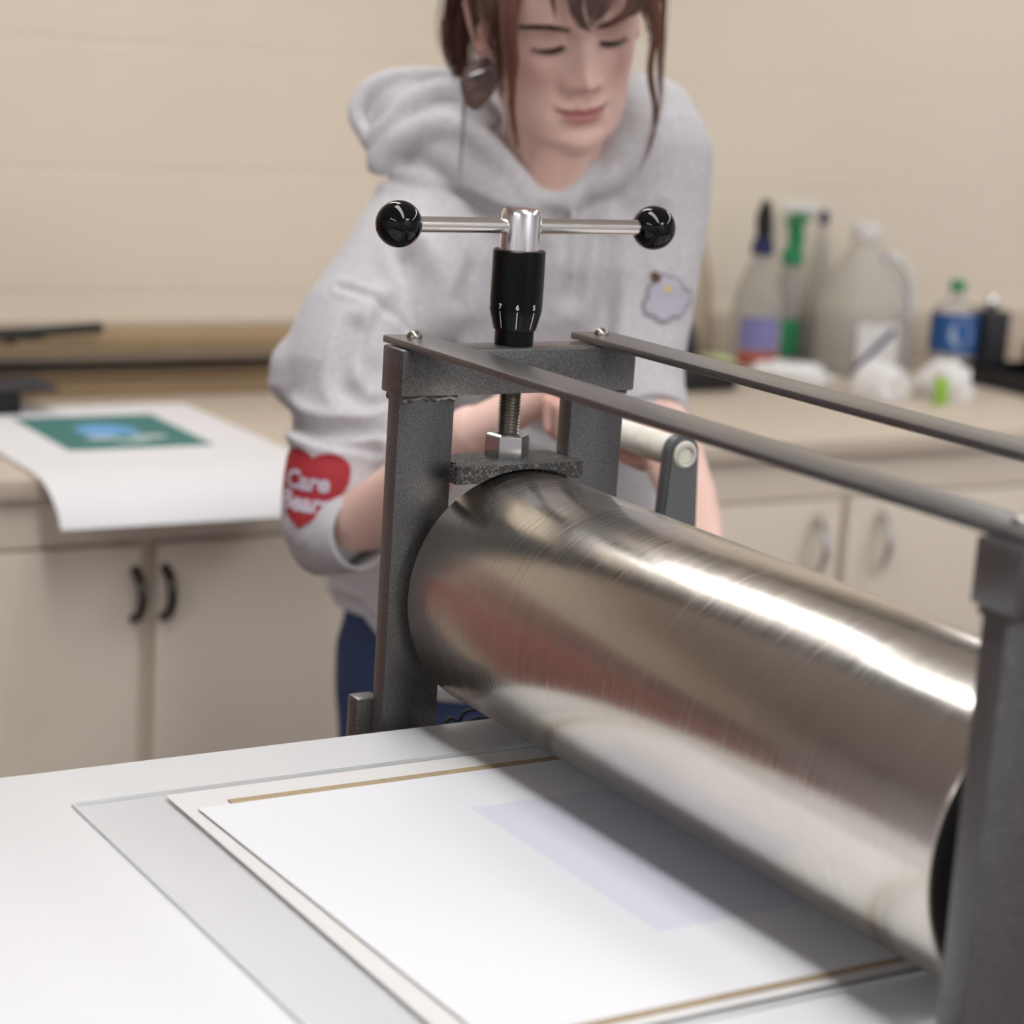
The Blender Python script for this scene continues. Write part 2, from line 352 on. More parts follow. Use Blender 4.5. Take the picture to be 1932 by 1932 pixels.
MB().lathe([(.022, 0), (.024, .012), (.018, .036), (.013, .04)], (X, Y, CT+.245), n=24).build('collar', navy, e)
MB().tube([(X, Y, .19), (X, Y-.002, .23), (X+.01, Y-.008, .265)], [.015, .018, .009], 12).build('spray_head', black_mt, e)
MB().tube([(X+.02, Y-.006, .235), (X+.034, Y-.012, .21), (X+.03, Y-.012, .185)], [.007, .007, .004], 8).build('trigger', black_mt, e)
band(e, 'purple_label', X, Y, .0535, CT+.055, CT+.12, purple, -75, 20); band(e, 'red_label', X, Y, .0535, CT+.022, CT+.05, redl, -75, 25)
X, Y = -2.08, 1.75
e = bottle('shadow_bottle', X, Y, [(.03, 0), (.034, .01), (.034, .13), (.028, .2), (.012, .25), (.008, .29)], tan_m, 'tan bottle shape standing in for a shadow behind the tall spray bottle', 'bottle')  # bottle shape put in place of the soft shadow on the wall
MB().lathe([(.009, 0), (.011, .01), (.006, .03)], (X, Y, CT+.29), n=16).build('bottle_cap', tan_m, e)
X, Y = -2.085, 2.0
e = bottle('spray_bottle', X, Y, [(.033, 0), (.037, .006), (.037, .11), (.033, .16), (.018, .20), (.015, .215)], frost, 'translucent spray bottle with green trigger between tall spray bottle and jug', 'spray bottle')
trigger(e, X, Y, CT+.213, green, green, 1.15)
MB().tube([(X-.02, Y-.02, .24), (X+.02, Y+.04, .245)], [.012, .012], 12).build('spray_cap', white_pl, e)
band(e, 'green_label', X, Y, .0375, CT+.02, CT+.10, green, -60, 10)
# big jug
X, Y = -1.955, 2.10
jg = empty('plastic_jug', (X, Y, CT), 'large clear plastic jug with white cap and loop handle', 'jug')
rings = [(.085, .072, 0), (.092, .078, .008), (.094, .08, .10), (.092, .078, .15), (.07, .062, .20), (.04, .04, .245), (.026, .026, .27), (.026, .026, .283)]
v = []; f = []; n = 36
for (ry, rx, z) in rings:
    for k in range(n):
        a = 2*math.pi*k/n; c_, s_ = math.cos(a), math.sin(a)
        q = (abs(c_)**3+abs(s_)**3)**(-1/3)
        v.append((X+rx*c_*q, Y+ry*s_*q-(0.0 if z < .15 else (z-.15)*.12), CT+.0005+z))
for i in range(len(rings)-1):
    for k in range(n): f.append((i*n+k, i*n+(k+1) % n, (i+1)*n+(k+1) % n, (i+1)*n+k))
f.append(tuple(range(n))); f.append(tuple((len(rings)-1)*n+k for k in range(n)))
MB().add(v, f).build('jug_body', clearp, jg)
MB().lathe([(.03, 0), (.031, .004), (.031, .024), (.028, .028)], (X, Y-.016, CT+.284), n=28).build('jug_cap', white_pl, jg)
MB().tube(spline([(X+.03, Y+.02, CT+.25), (X+.03, Y+.065, CT+.235), (X+.03, Y+.098, CT+.18), (X+.03, Y+.098, CT+.13), (X+.03, Y+.09, CT+.11)], 5), .011, 10).build('jug_handle', white_pl, jg)
MB().box(X+.0815, X+.083, Y-.08, Y+.03, CT+.02, CT+.115).build('paper_label', white_pl, jg, smooth=False)
MB().add([(X+.084, Y-.085, CT+.028), (X+.084, Y-.078, CT+.018), (X+.084, Y+.022, CT+.095), (X+.084, Y+.014, CT+.108)], [(0, 1, 2, 3)]).build('blue_stripe', navy, jg, smooth=False)
X, Y = -2.09, 2.08
e = bottle('slim_bottle', X, Y, [(.022, 0), (.024, .01), (.024, .2), (.012, .27), (.008, .30)], frost, 'slim bottle with a blue tip behind the large jug', 'bottle')
MB().lathe([(.011, 0), (.012, .012), (.009, .028)], (X, Y, CT+.30), n=16).build('blue_tip', navy, e)
X, Y = -1.97, 2.225
e = bottle('small_bottle', X, Y, [(.026, 0), (.030, .006), (.030, .09), (.024, .115), (.010, .125), (.009, .14)], frost, 'small clear squeeze bottle right of the large jug', 'bottle')
MB().lathe([(.011, 0), (.011, .014), (.004, .035)], (X, Y, CT+.14), n=16).build('nozzle', white_pl, e)
X, Y = -1.93, 2.335
e = bottle('blue_label_bottle', X, Y, [(.045, 0), (.05, .006), (.05, .12), (.042, .145), (.016, .16), (.014, .178)], clearp, 'clear bottle with round blue label beside the dark tube', 'bottle')
MB().lathe([(.017, 0), (.018, .02), (.012, .024)], (X, Y, CT+.176), n=20).build('bottle_cap', green, e)
band(e, 'blue_label', X, Y, .0505, CT+.045, CT+.13, bluel, -120, 60)
v = []; f = []; n = 24
for k in range(n):
    a = 2*math.pi*k/n; th = math.radians(-22)+math.cos(a)*.5; v.append((X+.0525*math.cos(th), Y+.0525*math.sin(th), CT+.088+.03*math.sin(a)))
f.append(tuple(range(n))); MB().add(v, f).build('pale_roundel', paleb, e)
tb = empty('dark_canister', (-1.88, 2.405, CT), 'tall dark grey canister with a shiny knob at the right', 'canister')
MB().box(-1.93, -1.86, 2.375, 2.435, CT+.0005, .05, .006).build('canister_body', darkgrey, tb)
MB().ball((-1.895, 2.405, .066), .017).build('shiny_knob', chrome, tb)
tr = empty('black_tray', (-1.65, 2.45, CT), 'black tray at the right end of the counter', 'tray')
tm = MB().box(-1.85, -1.45, 2.26, 2.75, CT+.0005, CT+.008).box(-1.85, -1.45, 2.26, 2.27, CT+.008, CT+.035).box(-1.85, -1.45, 2.74, 2.75, CT+.008, CT+.035).box(-1.85, -1.84, 2.27, 2.74, CT+.008, CT+.035).box(-1.46, -1.45, 2.27, 2.74, CT+.008, CT+.035)
tm.build('tray_body', black_mt, tr, smooth=False)
tag(MB().box(-1.80, -1.55, 2.42, 2.66, CT+.009, CT+.085, .005).build('black_case', black_mt), 'black case standing in the tray at the right end', 'case')
def rag(x, y, z, sx, sy, sz, seed, m_, label):
    bm = bmesh.new(); bmesh.ops.create_icosphere(bm, subdivisions=5, radius=1); r = np.random.RandomState(seed)
    W_ = [(r.normal(size=3)*(2+i*1.3), r.uniform(0, 6.28), .22/(1+i*.35)) for i in range(9)]
    for q in bm.verts:
        d = sum(a*abs(math.sin(q.co.dot(Vector(w))+p)) for w, p, a in W_); k_ = .6+d
        q.co = Vector((x+q.co.x*sx*k_, y+q.co.y*sy*k_, max(z, z+sz*.35+q.co.z*sz*k_*.7)))
    return tag(MB().frombm(bm).build('crumpled_cloth', m_, auto=60), label, 'cloth', 'white cloths on the counter')
rag(-1.66, 1.905, CT+.001, .042, .045, .055, 3, rag_m, 'crumpled white cloth left of the small lime green tube')
rag(-1.65, 2.07, CT+.001, .042, .045, .055, 4, rag_m, 'crumpled white cloth right of the small lime green tube')
rag(-1.85, 1.83, CT+.001, .06, .07, .035, 5, rag_m, 'low white cloth in front of the tall spray bottle')
e = empty('lime_tube', (-1.57, 1.985, CT), 'small lime green tube standing between the white cloths', 'tube')
MB().lathe([(.013, 0), (.014, .004), (.014, .05), (.011, .055)], (-1.57, 1.985, CT+.0005), n=24).build('tube_body', lime, e)
MB().lathe([(.012, 0), (.012, .014), (.009, .018)], (-1.57, 1.985, CT+.055), n=24).build('tube_cap', white_pl, e)
e = empty('green_packet', (-1.97, 1.70, CT), 'pale green packet beside the black dispenser', 'packet')
MB().box(-1.99, -1.93, 1.66, 1.76, CT+.0005, CT+.04, .01).build('packet_body', mat('pale_green', (.52, .60, .30), .6), e)
e = empty('tape_dispenser', (-1.88, 1.60, CT), 'black tape dispenser partly hidden behind the person', 'dispenser')
MB().box(-1.95, -1.78, 1.50, 1.655, CT+.0005, CT+.05, .012).build('dispenser_base', black_mt, e)
MB().lathe([(.055, -.025), (.058, -.02), (.058, .02), (.055, .025)], (-1.90, 1.57, CT+.075), 'y', 32).build('tape_roll', darkgrey, e)

# ------------------------------------------------------------------ the etching press
PR = empty('etching_press', (.4, 0, FZ), 'dark grey steel etching press with large polished roller and white bed', 'printing press')
MB().box(.104, .69, -1.15, 1.15, -.022, 0, .0015).build('press_bed', bed_m, PR)
R = .1; RZ = .106; XL = .0975; XR = .7145
rl = MB().lathe([(R-.004, 0), (R-.0012, .0012), (R, .004), (R, XR-XL-.004), (R-.0012, XR-XL-.0012), (R-.004, XR-XL)], (XL, 0, RZ), 'x', 160).build('roller', steel, PR)
for (xa, xb) in ((XL-.03, XL+.001), (XR-.001, XR+.03)):
    MB().lathe([(.03, 0), (.03, xb-xa)], (xa, 0, RZ), 'x', 40).build('axle', thread_m, rl)
MB().lathe([(R-.006, 0), (R-.006, .0012)], (XR-.0002, 0, RZ), 'x', 96).build('dark_reflection_disc', black_mt, rl)  # black disc paints in the dark reflection on the roller's steel end
lower = MB().lathe([(.07, 0), (.07, .60)], (.1, 0, -.0925), 'x', 64).build('lower_roller', steel, PR)
def frame(xb, xf, side):
    """one welded side frame: two flat posts under a wider crossbeam"""
    g = MB(); pb, pf = xb+.0075, xf-.008
    y0, y1, y2, y3 = -.1085, -.0585, .0515, .1035
    g.box(pb, pf, y0, y1, -.55, .2675, .0012).box(pb, pf, y2, y3, -.55, .2675, .0012)
    g.box(xb, xf, -.1115, .107, .2672, .304, .0018)
    # welds under the crossbeam
    for ya, yb in ((y0, y1), (y2, y3)):
        for xx in (pb, pf):
            r_ = np.random.RandomState(int(abs(ya)*1000))
            pts = [(xx+(.0008 if xx == pf else -.0008), ya+(yb-ya)*k/14, .2655+r_.uniform(-.0012, .0012)) for k in range(15)]
            g.tube(pts, [.0028+r_.uniform(-.0008, .0008) for _ in pts], 8)
    g.box(pb-.003, pf+.003, -.26, .26, -.58, -.55, .002)
    g.box(pb, pf, y1, y2, -.30, -.25, .0012).box(pb, pf, y1, y2, -.04, -.024, .001)
    return g
f1 = frame(.0585, .093, 0).build('side_frame', paint, PR)
MB().box(.047, .0655, -.122, -.1, -.06, .0155, .003).build('stop_bracket', paint, f1)
MB().tube([(.07, .107, .2715), (.07, .1135, .2715)], [.005, .0045], 12).build('grub_screw', chrome, f1)
f2 = frame(.733, .768, 1).build('side_frame', paint, PR)
def dome(p): return MB().lathe([(.0062, 0), (.0062, .001), (.0056, .0028), (.0036, .0046), (.0012, .0054)], p, n=24)
for y0, y1 in ((-.1072, -.0688), (.069, .1078)):
    b = MB().box(.0495, .80, y0, y1, .3044, .3102, .0009).build('tie_bar', paint, PR)
    for x in (.066, .742): dome((x, (y0+y1)/2, .3101)).build('bolt_head', thread_m, b)
def text_wrap(txt, c, r, z, h, ang, m_, parent):
    cu = bpy.data.curves.new('t', 'FONT'); cu.body = txt; cu.size = 1; cu.align_x = 'CENTER'; cu.offset = .02
    o = bpy.data.objects.new('t', cu); SC.collection.objects.link(o); dg = bpy.context.evaluated_depsgraph_get()
    me = o.evaluated_get(dg).to_mesh(); vs = [q.co.copy() for q in me.vertices]; fs = [tuple(p.vertices) for p in me.polygons]
    bpy.data.objects.remove(o, do_unlink=True)
    v = []
    for q in vs:
        a = ang + q.x*h/r; v.append((c[0]+r*math.cos(a), c[1]+r*math.sin(a), z+q.y*h))
    MB().add(v, fs).build('numeral', m_, parent, smooth=False)
def screw(cx, cy, rot=0.0):
    e = MB().lathe([(.0092, 0)]+[x for k in range(18) for x in ((.0078, .003+k*.0026), (.0094, .0043+k*.0026))]+[(.0085, .055), (.0085, .065)], (cx, cy, .228), n=28).build('pressure_screw', thread_m, PR)
    nb = MB(); n = 6; v = []
    a0 = math.radians(9)
    lv = [(.0150, .2085), (.0178, .2105), (.0182, .2115), (.0182, .2275), (.0172, .2305), (.0150, .2315)]
    for r_, z in lv:
        for k in range(6): v.append((cx+r_*math.cos(a0+k*math.pi/3), cy+r_*math.sin(a0+k*math.pi/3), z))
    f = [(i*6+k, i*6+(k+1) % 6, (i+1)*6+(k+1) % 6, (i+1)*6+k) for i in range(5) for k in range(6)] + [tuple(range(6)), tuple(30+k for k in range(6))]
    nb.add(v, f).build('hex_nut', zinc, e, auto=20)
    MB().lathe([(.0158, 0), (.0158, .012), (.0172, .0125), (.0205, .025), (.0213, .029), (.0212, .0755), (.0203, .0765), (.017, .0765)], (cx, cy, .3041), n=64).build('scale_sleeve', black_an, e)
    MB().lathe([(.0163, 0), (.0163, .028), (.0150, .0318), (.0146, .0325), (.0005, .0325)], (cx, cy, .3806), n=56).build('hub', chrome, e)
    d = Vector((math.sin(rot), math.cos(rot), 0)); c0 = Vector((cx, cy, .3995)) + d*.009
    rod = MB().tube([c0-d*.112, c0+d*.112], .0062, 24)
    rod.build('tommy_bar', satin, e)
    for s_ in (-1, 1): MB().ball(c0+d*s_*.1195, .0183, 40).build('ball_knob', black_pl, e)
    ca = math.atan2(-.90-cy, 1.55-cx)
    for k in range(-3, 4):
        a = ca + k*.68+.06
        text_wrap(str(6-k), (cx, cy), .02155, .3345, .0055, a, white_ink, e)
    for k in range(-6, 7):
        a = ca + k*.34+.06; long = (k % 2 == 0)
        if not long: continue
        z0, z1 = (.3185, .3325)
        r0_, r1_ = .0188, .0211
        v = []
        for z, rr in ((.3185, .01765), (.3325, .0212)):
            for da in ((-.018, .018) if long else (-.009, .009)): v.append((cx+(rr+.0006)*math.cos(a+da), cy+(rr+.0006)*math.sin(a+da), z))
        MB().add(v, [(0, 1, 3, 2)]).build('tick_mark', white_ink if long else zinc, e, smooth=False)
    return e
screw(.0725, 0.0, 0.0); screw(.75, 0.0, -.75)
# bearing plates: rough cut steel with an arch over the roller
def bearing(xa, xb, xi0, xi1):
    y0, y1 = -.0655, .052; n = 24; v = []; ztop = .2125
    for x in (xa, xb):
        for k in range(n+1):
            y = y0+(y1-y0)*k/n
            zb_ = .1985 if abs(y) > .045 else max(.1985, RZ+math.sqrt(max(0, .1025**2-y*y))-.0)
            v.append((x, y, min(zb_, ztop-.004))); v.append((x, y, ztop))
    f = []; m_ = 2*(n+1)
    for k in range(n):
        a = 2*k
        f += [(a, a+1, a+3, a+2), (m_+a, m_+a+2, m_+a+3, m_+a+1), (a, a+2, m_+a+2, m_+a), (a+1, m_+a+1, m_+a+3, a+3)]
    f += [(0, m_, m_+1, 1), (2*n, 2*n+1, m_+2*n+1, m_+2*n)]
    b = MB().add(v, f); b.box(xi0, xi1, -.0575, .0505, .199, .2123); return b
bearing(.0945, .1075, .055, .095).build('bearing_plate', rough_cut, PR, smooth=False)
bearing(.7075, .7315, .7325, .77).build('bearing_plate', rough_cut, PR, smooth=False)
# hand crank on the far side
cr = MB(); HY, HZ = .246, .1865; n = 20; v = []
outl = [(HY+.0165*math.cos(math.pi*k/n), HZ+.0165*math.sin(math.pi*k/n)) for k in range(n+1)] + [(HY-.028, -.02), (HY-.012, -.05), (HY+.012, -.05), (HY+.028, -.02)]
for x in (-.034, -.018):
    for (y, z) in outl: v.append((x, y, z))
m_ = len(outl); f = [tuple(range(m_)), tuple(m_+k for k in range(m_))] + [(k, (k+1) % m_, m_+(k+1) % m_, m_+k) for k in range(m_)]
cb = bmesh.new(); tmp = MB().add(v, f)
vv = [cb.verts.new(p) for p in tmp.v]
for q in tmp.f: cb.faces.new([vv[i] for i in q])
bmesh.ops.recalc_face_normals(cb, faces=cb.faces[:]); bmesh.ops.bevel(cb, geom=[e_ for e_ in cb.edges if e_.calc_face_angle(0) > .6], offset=.0025, segments=2, affect='EDGES')
crank_m = mat('grey_crank_paint', (.115, .12, .12), .35, .1, .5)
ck = MB().frombm(cb).build('hand_crank', crank_m, PR)
MB().lathe([(.0098, 0), (.0098, .003), (.0078, .0032), (.0078, .0006)], (-.0181, HY, HZ-.002), 'x', 32).build('pivot_bolt', satin, ck)
gp = MB().lathe([(.0125, 0), (.0145, .004), (.0150, .06), (.0142, .11), (.0150, .17), (.0138, .215), (.012, .218)], (-.235, HY, HZ-.001), 'x', 40)
gp.build('taped_grip', tape_m, ck)
MB().lathe([(.014, 0), (.014, .11)], (-.045, HY, -.015), 'x', 24).build('crank_shaft', satin, ck)
MB().box(-.035, .062, .10, .31, -.12, -.055, .004).build('gear_case', paint, PR)
MB().box(-.22, -.036, .36, .56, -.12, -.060, .006).build('gear_case', paint, PR)
MB().box(-.075, -.036, .27, .359, -.10, -.03, .004).build('gear_case', paint, PR)
MB().box(.06, .77, -.24, -.20, -.62, -.585, .003).build('stand_rail', paint, PR); MB().box(.06, .77, .20, .24, -.62, -.585, .003).build('stand_rail', paint, PR)
for x in (.075, .755):
    for y in (-.22, .22): MB().box(x-.02, x+.02, y-.02, y+.02, FZ, -.62, .003).build('stand_leg', paint, PR)
# cable behind the press
cd = MB().tube(spline([(0, -.04, -.052), (0, -.010, -.046), (0, -.002, -.040), (0, .004, -.0345), (0, .010, -.037), (0, .014, -.038), (0, .0165, -.032), (0, .022, -.0295), (0, .036, -.0295), (0, .046, -.032), (0, .050, -.040), (0.004, .040, -.037), (0.004, .028, -.036), (0.004, .018, -.040), (0.004, .03, -.042), (.0, .08, -.046)], 6), .0018, 8)
tag(cd.build('black_cable', black_mt), 'thin looped black cable behind the bed under the roller', 'cable')

# ------------------------------------------------------------------ sheets on the bed
def slab(name, quad, z0, z1, m_, label, cat):
    v = [(x, y, z) for z in (z0, z1) for x, y in quad]
    return tag(MB().add(v, [(3, 2, 1, 0), (4, 5, 6, 7), (0, 1, 5, 4), (1, 2, 6, 5), (2, 3, 7, 6), (3, 0, 4, 7)]).build(name, m_, smooth=False), label, cat)
ac = slab('acrylic_sheet', [(.179, -.400), (.639, -.402), (.639, .45), (.179, .45)], .0003, .0030, acrylic, 'clear acrylic sheet lying on the white press bed under the papers', 'acrylic sheet')
ed = MB()
for a, b in (((.179, -.4005), (.639, -.4025)),): ed.box(.179, .639, -.4024, -.4014, .0003, .0031)
ed.box(.1785, .1793, -.4015, .45, .0003, .0031).box(.6385, .6397, -.4015, .45, .0003, .0031)
ed.build('polished_edge', acr_edge, ac, smooth=False)
slab('cream_sheet', [(.190, -.337), (.634, -.339), (.634, .40), (.190, .40)], .0032, .0037, cream_p, 'large off-white backing sheet on the clear acrylic', 'paper')
slab('chipboard_sheet', [(.217, -.301), (.6255, -.300), (.6255, .33), (.217, .33)], .0039, .0051, brown_p, 'brown chipboard sheet whose edge shows beneath the white paper', 'board')
pap = mat('printing_paper', (.73, .73, .745), .7)
n_ = pap.node_tree; tcp = n_.nodes.new('ShaderNodeTexCoord').outputs['Object']
slab('printing_paper', [(.2275, -.328), (.6215, -.321), (.6205, .30), (.2275, .30)], .0053, .0058, pap, 'bright white printing paper running under the roller', 'paper')
PO = bpy.data.objects['printing_paper']['_o']
masked(pap, box_mask(n_, tcp, (.296-PO[0])*S, (.532-PO[0])*S, (-.147-PO[1])*S, (.10-PO[1])*S, .0008), (.65, .66, .73))

# ------------------------------------------------------------------ the person
# figure frame: a = to her left, b = the way she faces (towards the press), c = up; metres, c = 0 at bed height
PO_ = np.array([-.40, .33, 0.0]); PA = np.array([[.5132, .8583, 0], [.8583, -.5132, 0], [0, 0, 1.0]]).T
def PW(v): return PO_ + (PA @ (np.atleast_2d(np.array(v, float)).T/S)).T
def PL(v): return tuple(PW(v)[0])
BASE_ = np.array([-.62, .42, FZ])
def rotz(a): c, s = math.cos(a), math.sin(a); return np.array([[c, -s, 0], [s, c, 0], [0, 0, 1]])
def rotx(a): c, s = math.cos(a), math.sin(a); return np.array([[1, 0, 0], [0, c, -s], [0, s, c]])
def roty(a): c, s = math.cos(a), math.sin(a); return np.array([[c, 0, s], [0, 1, 0], [-s, 0, c]])
HK = 1.05
HM = rotz(-.30) @ rotx(-.36) @ roty(-.19)
HT = (PA.T @ (np.array([-.5195, .3912, .5868]) - PO_))*S
def HL(p): return (HM @ (np.atleast_2d(np.array(p, float)).T*HK)).T + HT      # head frame -> figure frame
def ss(x): return np.clip(x, 0, 1)**2*(3-2*np.clip(x, 0, 1))
ZK = [-.129, -.125, -.116, -.102, -.085, -.066, -.05, -.03, 0, .03, .06, .085, .105, .118, .122]
WK = [.006, .026, .0415, .0550, .0610, .0645, .0670, .0695, .0735, .0750, .0730, .064, .047, .023, .004]
FK = [.052, .066, .0785, .0835, .0835, .0825, .083, .0835, .0855, .0900, .0865, .070, .046, .018, .0]
BK = [-.03, -.015, .005, .015, .0, -.035, -.065, -.085, -.096, -.101, -.098, -.085, -.062, -.03, -.008]
def g2(x, z, x0, z0, sx, sz): return np.exp(-((x-x0)/sx)**2-((z-z0)/sz)**2)
def face_disp(x, z):
    d = np.zeros_like(x); ax = np.abs(x)
    # nose: bridge to tip, sharp drop below
    t = np.clip((.012-z)/(.012+.039), 0, 1); amp = .0035+.019*t**1.3
    low = np.where(z < -.039, np.exp(-((z+.039)/.0085)**2), 1.0)
    sx = .0075+.0058*t
    d += np.where(z < .02, amp*low*np.exp(-(x/sx)**2)*ss((.024-z)/.014), 0)
    d += .0060*g2(x, z, 0, -.040, .0085, .007)
    for s in (-1, 1):
        d += .0085*g2(x, z, s*.0140, -.0445, .0055, .0065)
        d -= .004*g2(x, z, s*.0075, -.0525, .0035, .0028)
        d -= .0105*g2(x, z, s*.030, -.003, .0165, .0115)
        d -= .006*g2(x, z, s*.0145, .001, .006, .009)
        d += .0088*g2(x, z, s*.0315, -.004, .0115, .0082)      # eyeball under the lid
        d -= .0012*g2(x, z, s*.0315, .0055, .013, .0022)       # lid crease
        d -= .0015*g2(x, z, s*.0315, -.0125, .0125, .0024)
        d += .0030*g2(x, z, s*.028, .0155, .018, .0065)        # brow ridge
        d += .0035*g2(x, z, s*.041, -.031, .017, .016)         # cheek
        d -= .0022*g2(x, z, s*.027, -.0735, .0045, .006)       # mouth corner
        d -= .0013*g2(x, z, s*.024, -.050, .004, .012)
    # lips
    lw = np.exp(-(ax/.0205)**4)
    zl = z - .0035*(ax/.025)**2                                # corners rise slightly
    d += lw*(.0046*np.exp(-((zl+.0690)/.0034)**2)+.0062*np.exp(-((zl+.0785)/.0044)**2))
    d -= np.exp(-(ax/.026)**6)*.0036*np.exp(-((zl+.0732)/.0013)**2)
    d -= .0014*g2(x, z, 0, -.060, .0035, .006)
    d += .003*np.exp(-(ax/.028)**2)*np.exp(-((z+.071)/.017)**2)
    d -= .0035*g2(x, z, 0, -.0895, .016, .005)
    d += .0055*g2(x, z, 0, -.108, .017, .0115)
    return d
def head_base(x, z, n=2.25):
    w = np.interp(z, ZK, WK); f = np.interp(z, ZK, FK)
    return f*np.clip(1-(np.abs(x)/w)**n, 0, 1)**(1/n)
def face_y(x, z, e=0):
    x = np.array(x, float); z = np.array(z, float)
    return head_base(x, z)+face_disp(x, z)+e
def head_verts(nz=230, na=260):
    zs = np.interp(np.linspace(0, 1, nz), [0, .08, .9, 1], [-.129, -.112, .10, .122]); v = []
    th = np.linspace(0, 2*np.pi, na, endpoint=False)
    for z in zs:
        w = np.interp(z, ZK, WK); f = np.interp(z, ZK, FK); b = -np.interp(z, ZK, BK)
        c, s = np.cos(th), np.sin(th); n = 2.25
        x = w*np.sign(s)*np.abs(s)**(2/n); y = np.where(c >= 0, f, b)*np.sign(c)*np.abs(c)**(2/n)
        y = np.where(c < 0, -b*np.abs(c)**(2/n), y)
        k = ss((c-.05)/.3); y = y+face_disp(x, np.full_like(x, z))*k
        v.append(np.stack([x, y, np.full_like(x, z)], 1))
    v = np.concatenate(v); f = []
    for i in range(nz-1):
        for k in range(na): f.append((i*na+k, i*na+(k+1) % na, (i+1)*na+(k+1) % na, (i+1)*na+k))
    f.append(tuple(range(na))); f.append(tuple((nz-1)*na+k for k in range(na)))
    return v, f
class FB:
    """collects closed shapes in the figure frame (metres) and fuses them with a voxel remesh"""
    def __init__(s): s.v = []; s.f = []
    def add(s, v, f):
        o = len(s.v); s.v += [tuple(map(float, p)) for p in v]; s.f += [tuple(i+o for i in q) for q in f]; return s
    def cap(s, pts, rad, n=16, flat=1.0, up=(0, 0, 1)):
        """chain of tapered segments with round ends"""
        q = MB(); P = [np.array(p, float) for p in pts]; rr = list(rad) if isinstance(rad, (list, tuple)) else [rad]*len(P)
        a = P[0]-P[1]; a /= np.linalg.norm(a); b = P[-1]-P[-2]; b /= np.linalg.norm(b)
        A0 = [(P[0]+a*rr[0]*math.sin(t), rr[0]*math.cos(t)) for t in (1.45, 1.1, .7, .35)]
        B0 = [(P[-1]+b*rr[-1]*math.sin(t), rr[-1]*math.cos(t)) for t in (.35, .7, 1.1, 1.45)]
        L_ = A0+list(zip(P, rr))+B0
        q.tube([x[0] for x in L_], [float(x[1]) for x in L_], n, flat, up); return s.add(q.v, q.f)
    def rings(s, rs, n=40, p=2.3):
        v = []; f = []
        for (c, ra, rb) in rs:
            for k in range(n):
                t = 2*math.pi*k/n; a, b = math.cos(t), math.sin(t)
                v.append((c[0]+ra*math.copysign(abs(a)**(2/p), a), c[1]+rb*math.copysign(abs(b)**(2/p), b), c[2]))
        for i in range(len(rs)-1):
            for k in range(n): f.append((i*n+k, i*n+(k+1) % n, (i+1)*n+(k+1) % n, (i+1)*n+k))
        f.append(tuple(range(n))); f.append(tuple((len(rs)-1)*n+k for k in range(n)))
        return s.add(v, f)
    def ell(s, c, r, rot=None, n=28):
        q = MB(); q.ball(c, 1, n, r, Matrix(rot.tolist()) if rot is not None else None); return s.add(q.v, q.f)
    def fuse(s, voxel, smooth=2, fac=.5):
        me = bpy.data.meshes.new('tmp'); me.from_pydata(s.v, [], s.f)
        bm = bmesh.new(); bm.from_mesh(me); 
        # orient every island outward
        bmesh.ops.recalc_face_normals(bm, faces=bm.faces[:]); bm.to_mesh(me); bm.free()
        o = bpy.data.objects.new('tmp', me); SC.collection.objects.link(o)
        md = o.modifiers.new('r', 'REMESH'); md.mode = 'VOXEL'; md.voxel_size = voxel
        if smooth: m2 = o.modifiers.new('s', 'SMOOTH'); m2.iterations = smooth; m2.factor = fac
        dg = bpy.context.evaluated_depsgraph_get(); ev = o.evaluated_get(dg).to_mesh()
        n = len(ev.vertices); co_ = np.zeros(n*3); ev.vertices.foreach_get('co', co_)
        nf = len(ev.polygons); li = np.zeros(len(ev.loops), int); ev.loops.foreach_get('vertex_index', li)
        ls = np.zeros(nf, int); ev.polygons.foreach_get('loop_start', ls); lt = np.zeros(nf, int); ev.polygons.foreach_get('loop_total', lt)
        f = [tuple(li[a:a+b]) for a, b in zip(ls, lt)]
        bpy.data.objects.remove(o, do_unlink=True)
        return co_.reshape(-1, 3), f
def normals(v, f):
    q = np.array([x for x in f if len(x) == 4]); nn = np.cross(v[q[:, 2]]-v[q[:, 0]], v[q[:, 3]]-v[q[:, 1]]); N_ = np.zeros_like(v)
    for k in range(4): np.add.at(N_, q[:, k], nn)
    L_ = np.linalg.norm(N_, axis=1, keepdims=True); L_[L_ == 0] = 1; return N_/L_
def seg_dist(v, pts):
    P = np.array(spline(pts, 6)); best = np.full(len(v), 9.0)
    for a, b in zip(P[:-1], P[1:]):
        d = b-a; t = np.clip(((v-a)@d)/(d@d+1e-12), 0, 1); q = v-(a+t[:, None]*d); best = np.minimum(best, np.sqrt((q*q).sum(1)))
    return best
def fig_mesh(name, v, f, m_, parent, cols=None, org=None, flip=True):
    w = PW(v); me = bpy.data.meshes.new(name); o0 = np.array(parent['_o']) if parent is not None else np.array(org)
    f = [tuple(int(i) for i in reversed(q)) for q in f] if flip else [tuple(int(i) for i in q) for q in f]
    me.from_pydata(((w-o0)*S).tolist(), [], f); me.polygons.foreach_set('use_smooth', [True]*len(f))
    if cols is not None:
        ca = me.color_attributes.new('skin', 'FLOAT_COLOR', 'POINT'); ca.data.foreach_set('color', np.concatenate([cols, np.ones((len(cols), 1))], 1).ravel().astype(np.float32))
    me.materials.append(m_); o = bpy.data.objects.new(name, me); SC.collection.objects.link(o); o['_o'] = tuple(map(float, o0))
    if parent is not None: o.parent = parent
    else: o.location = W(o0)
    return o

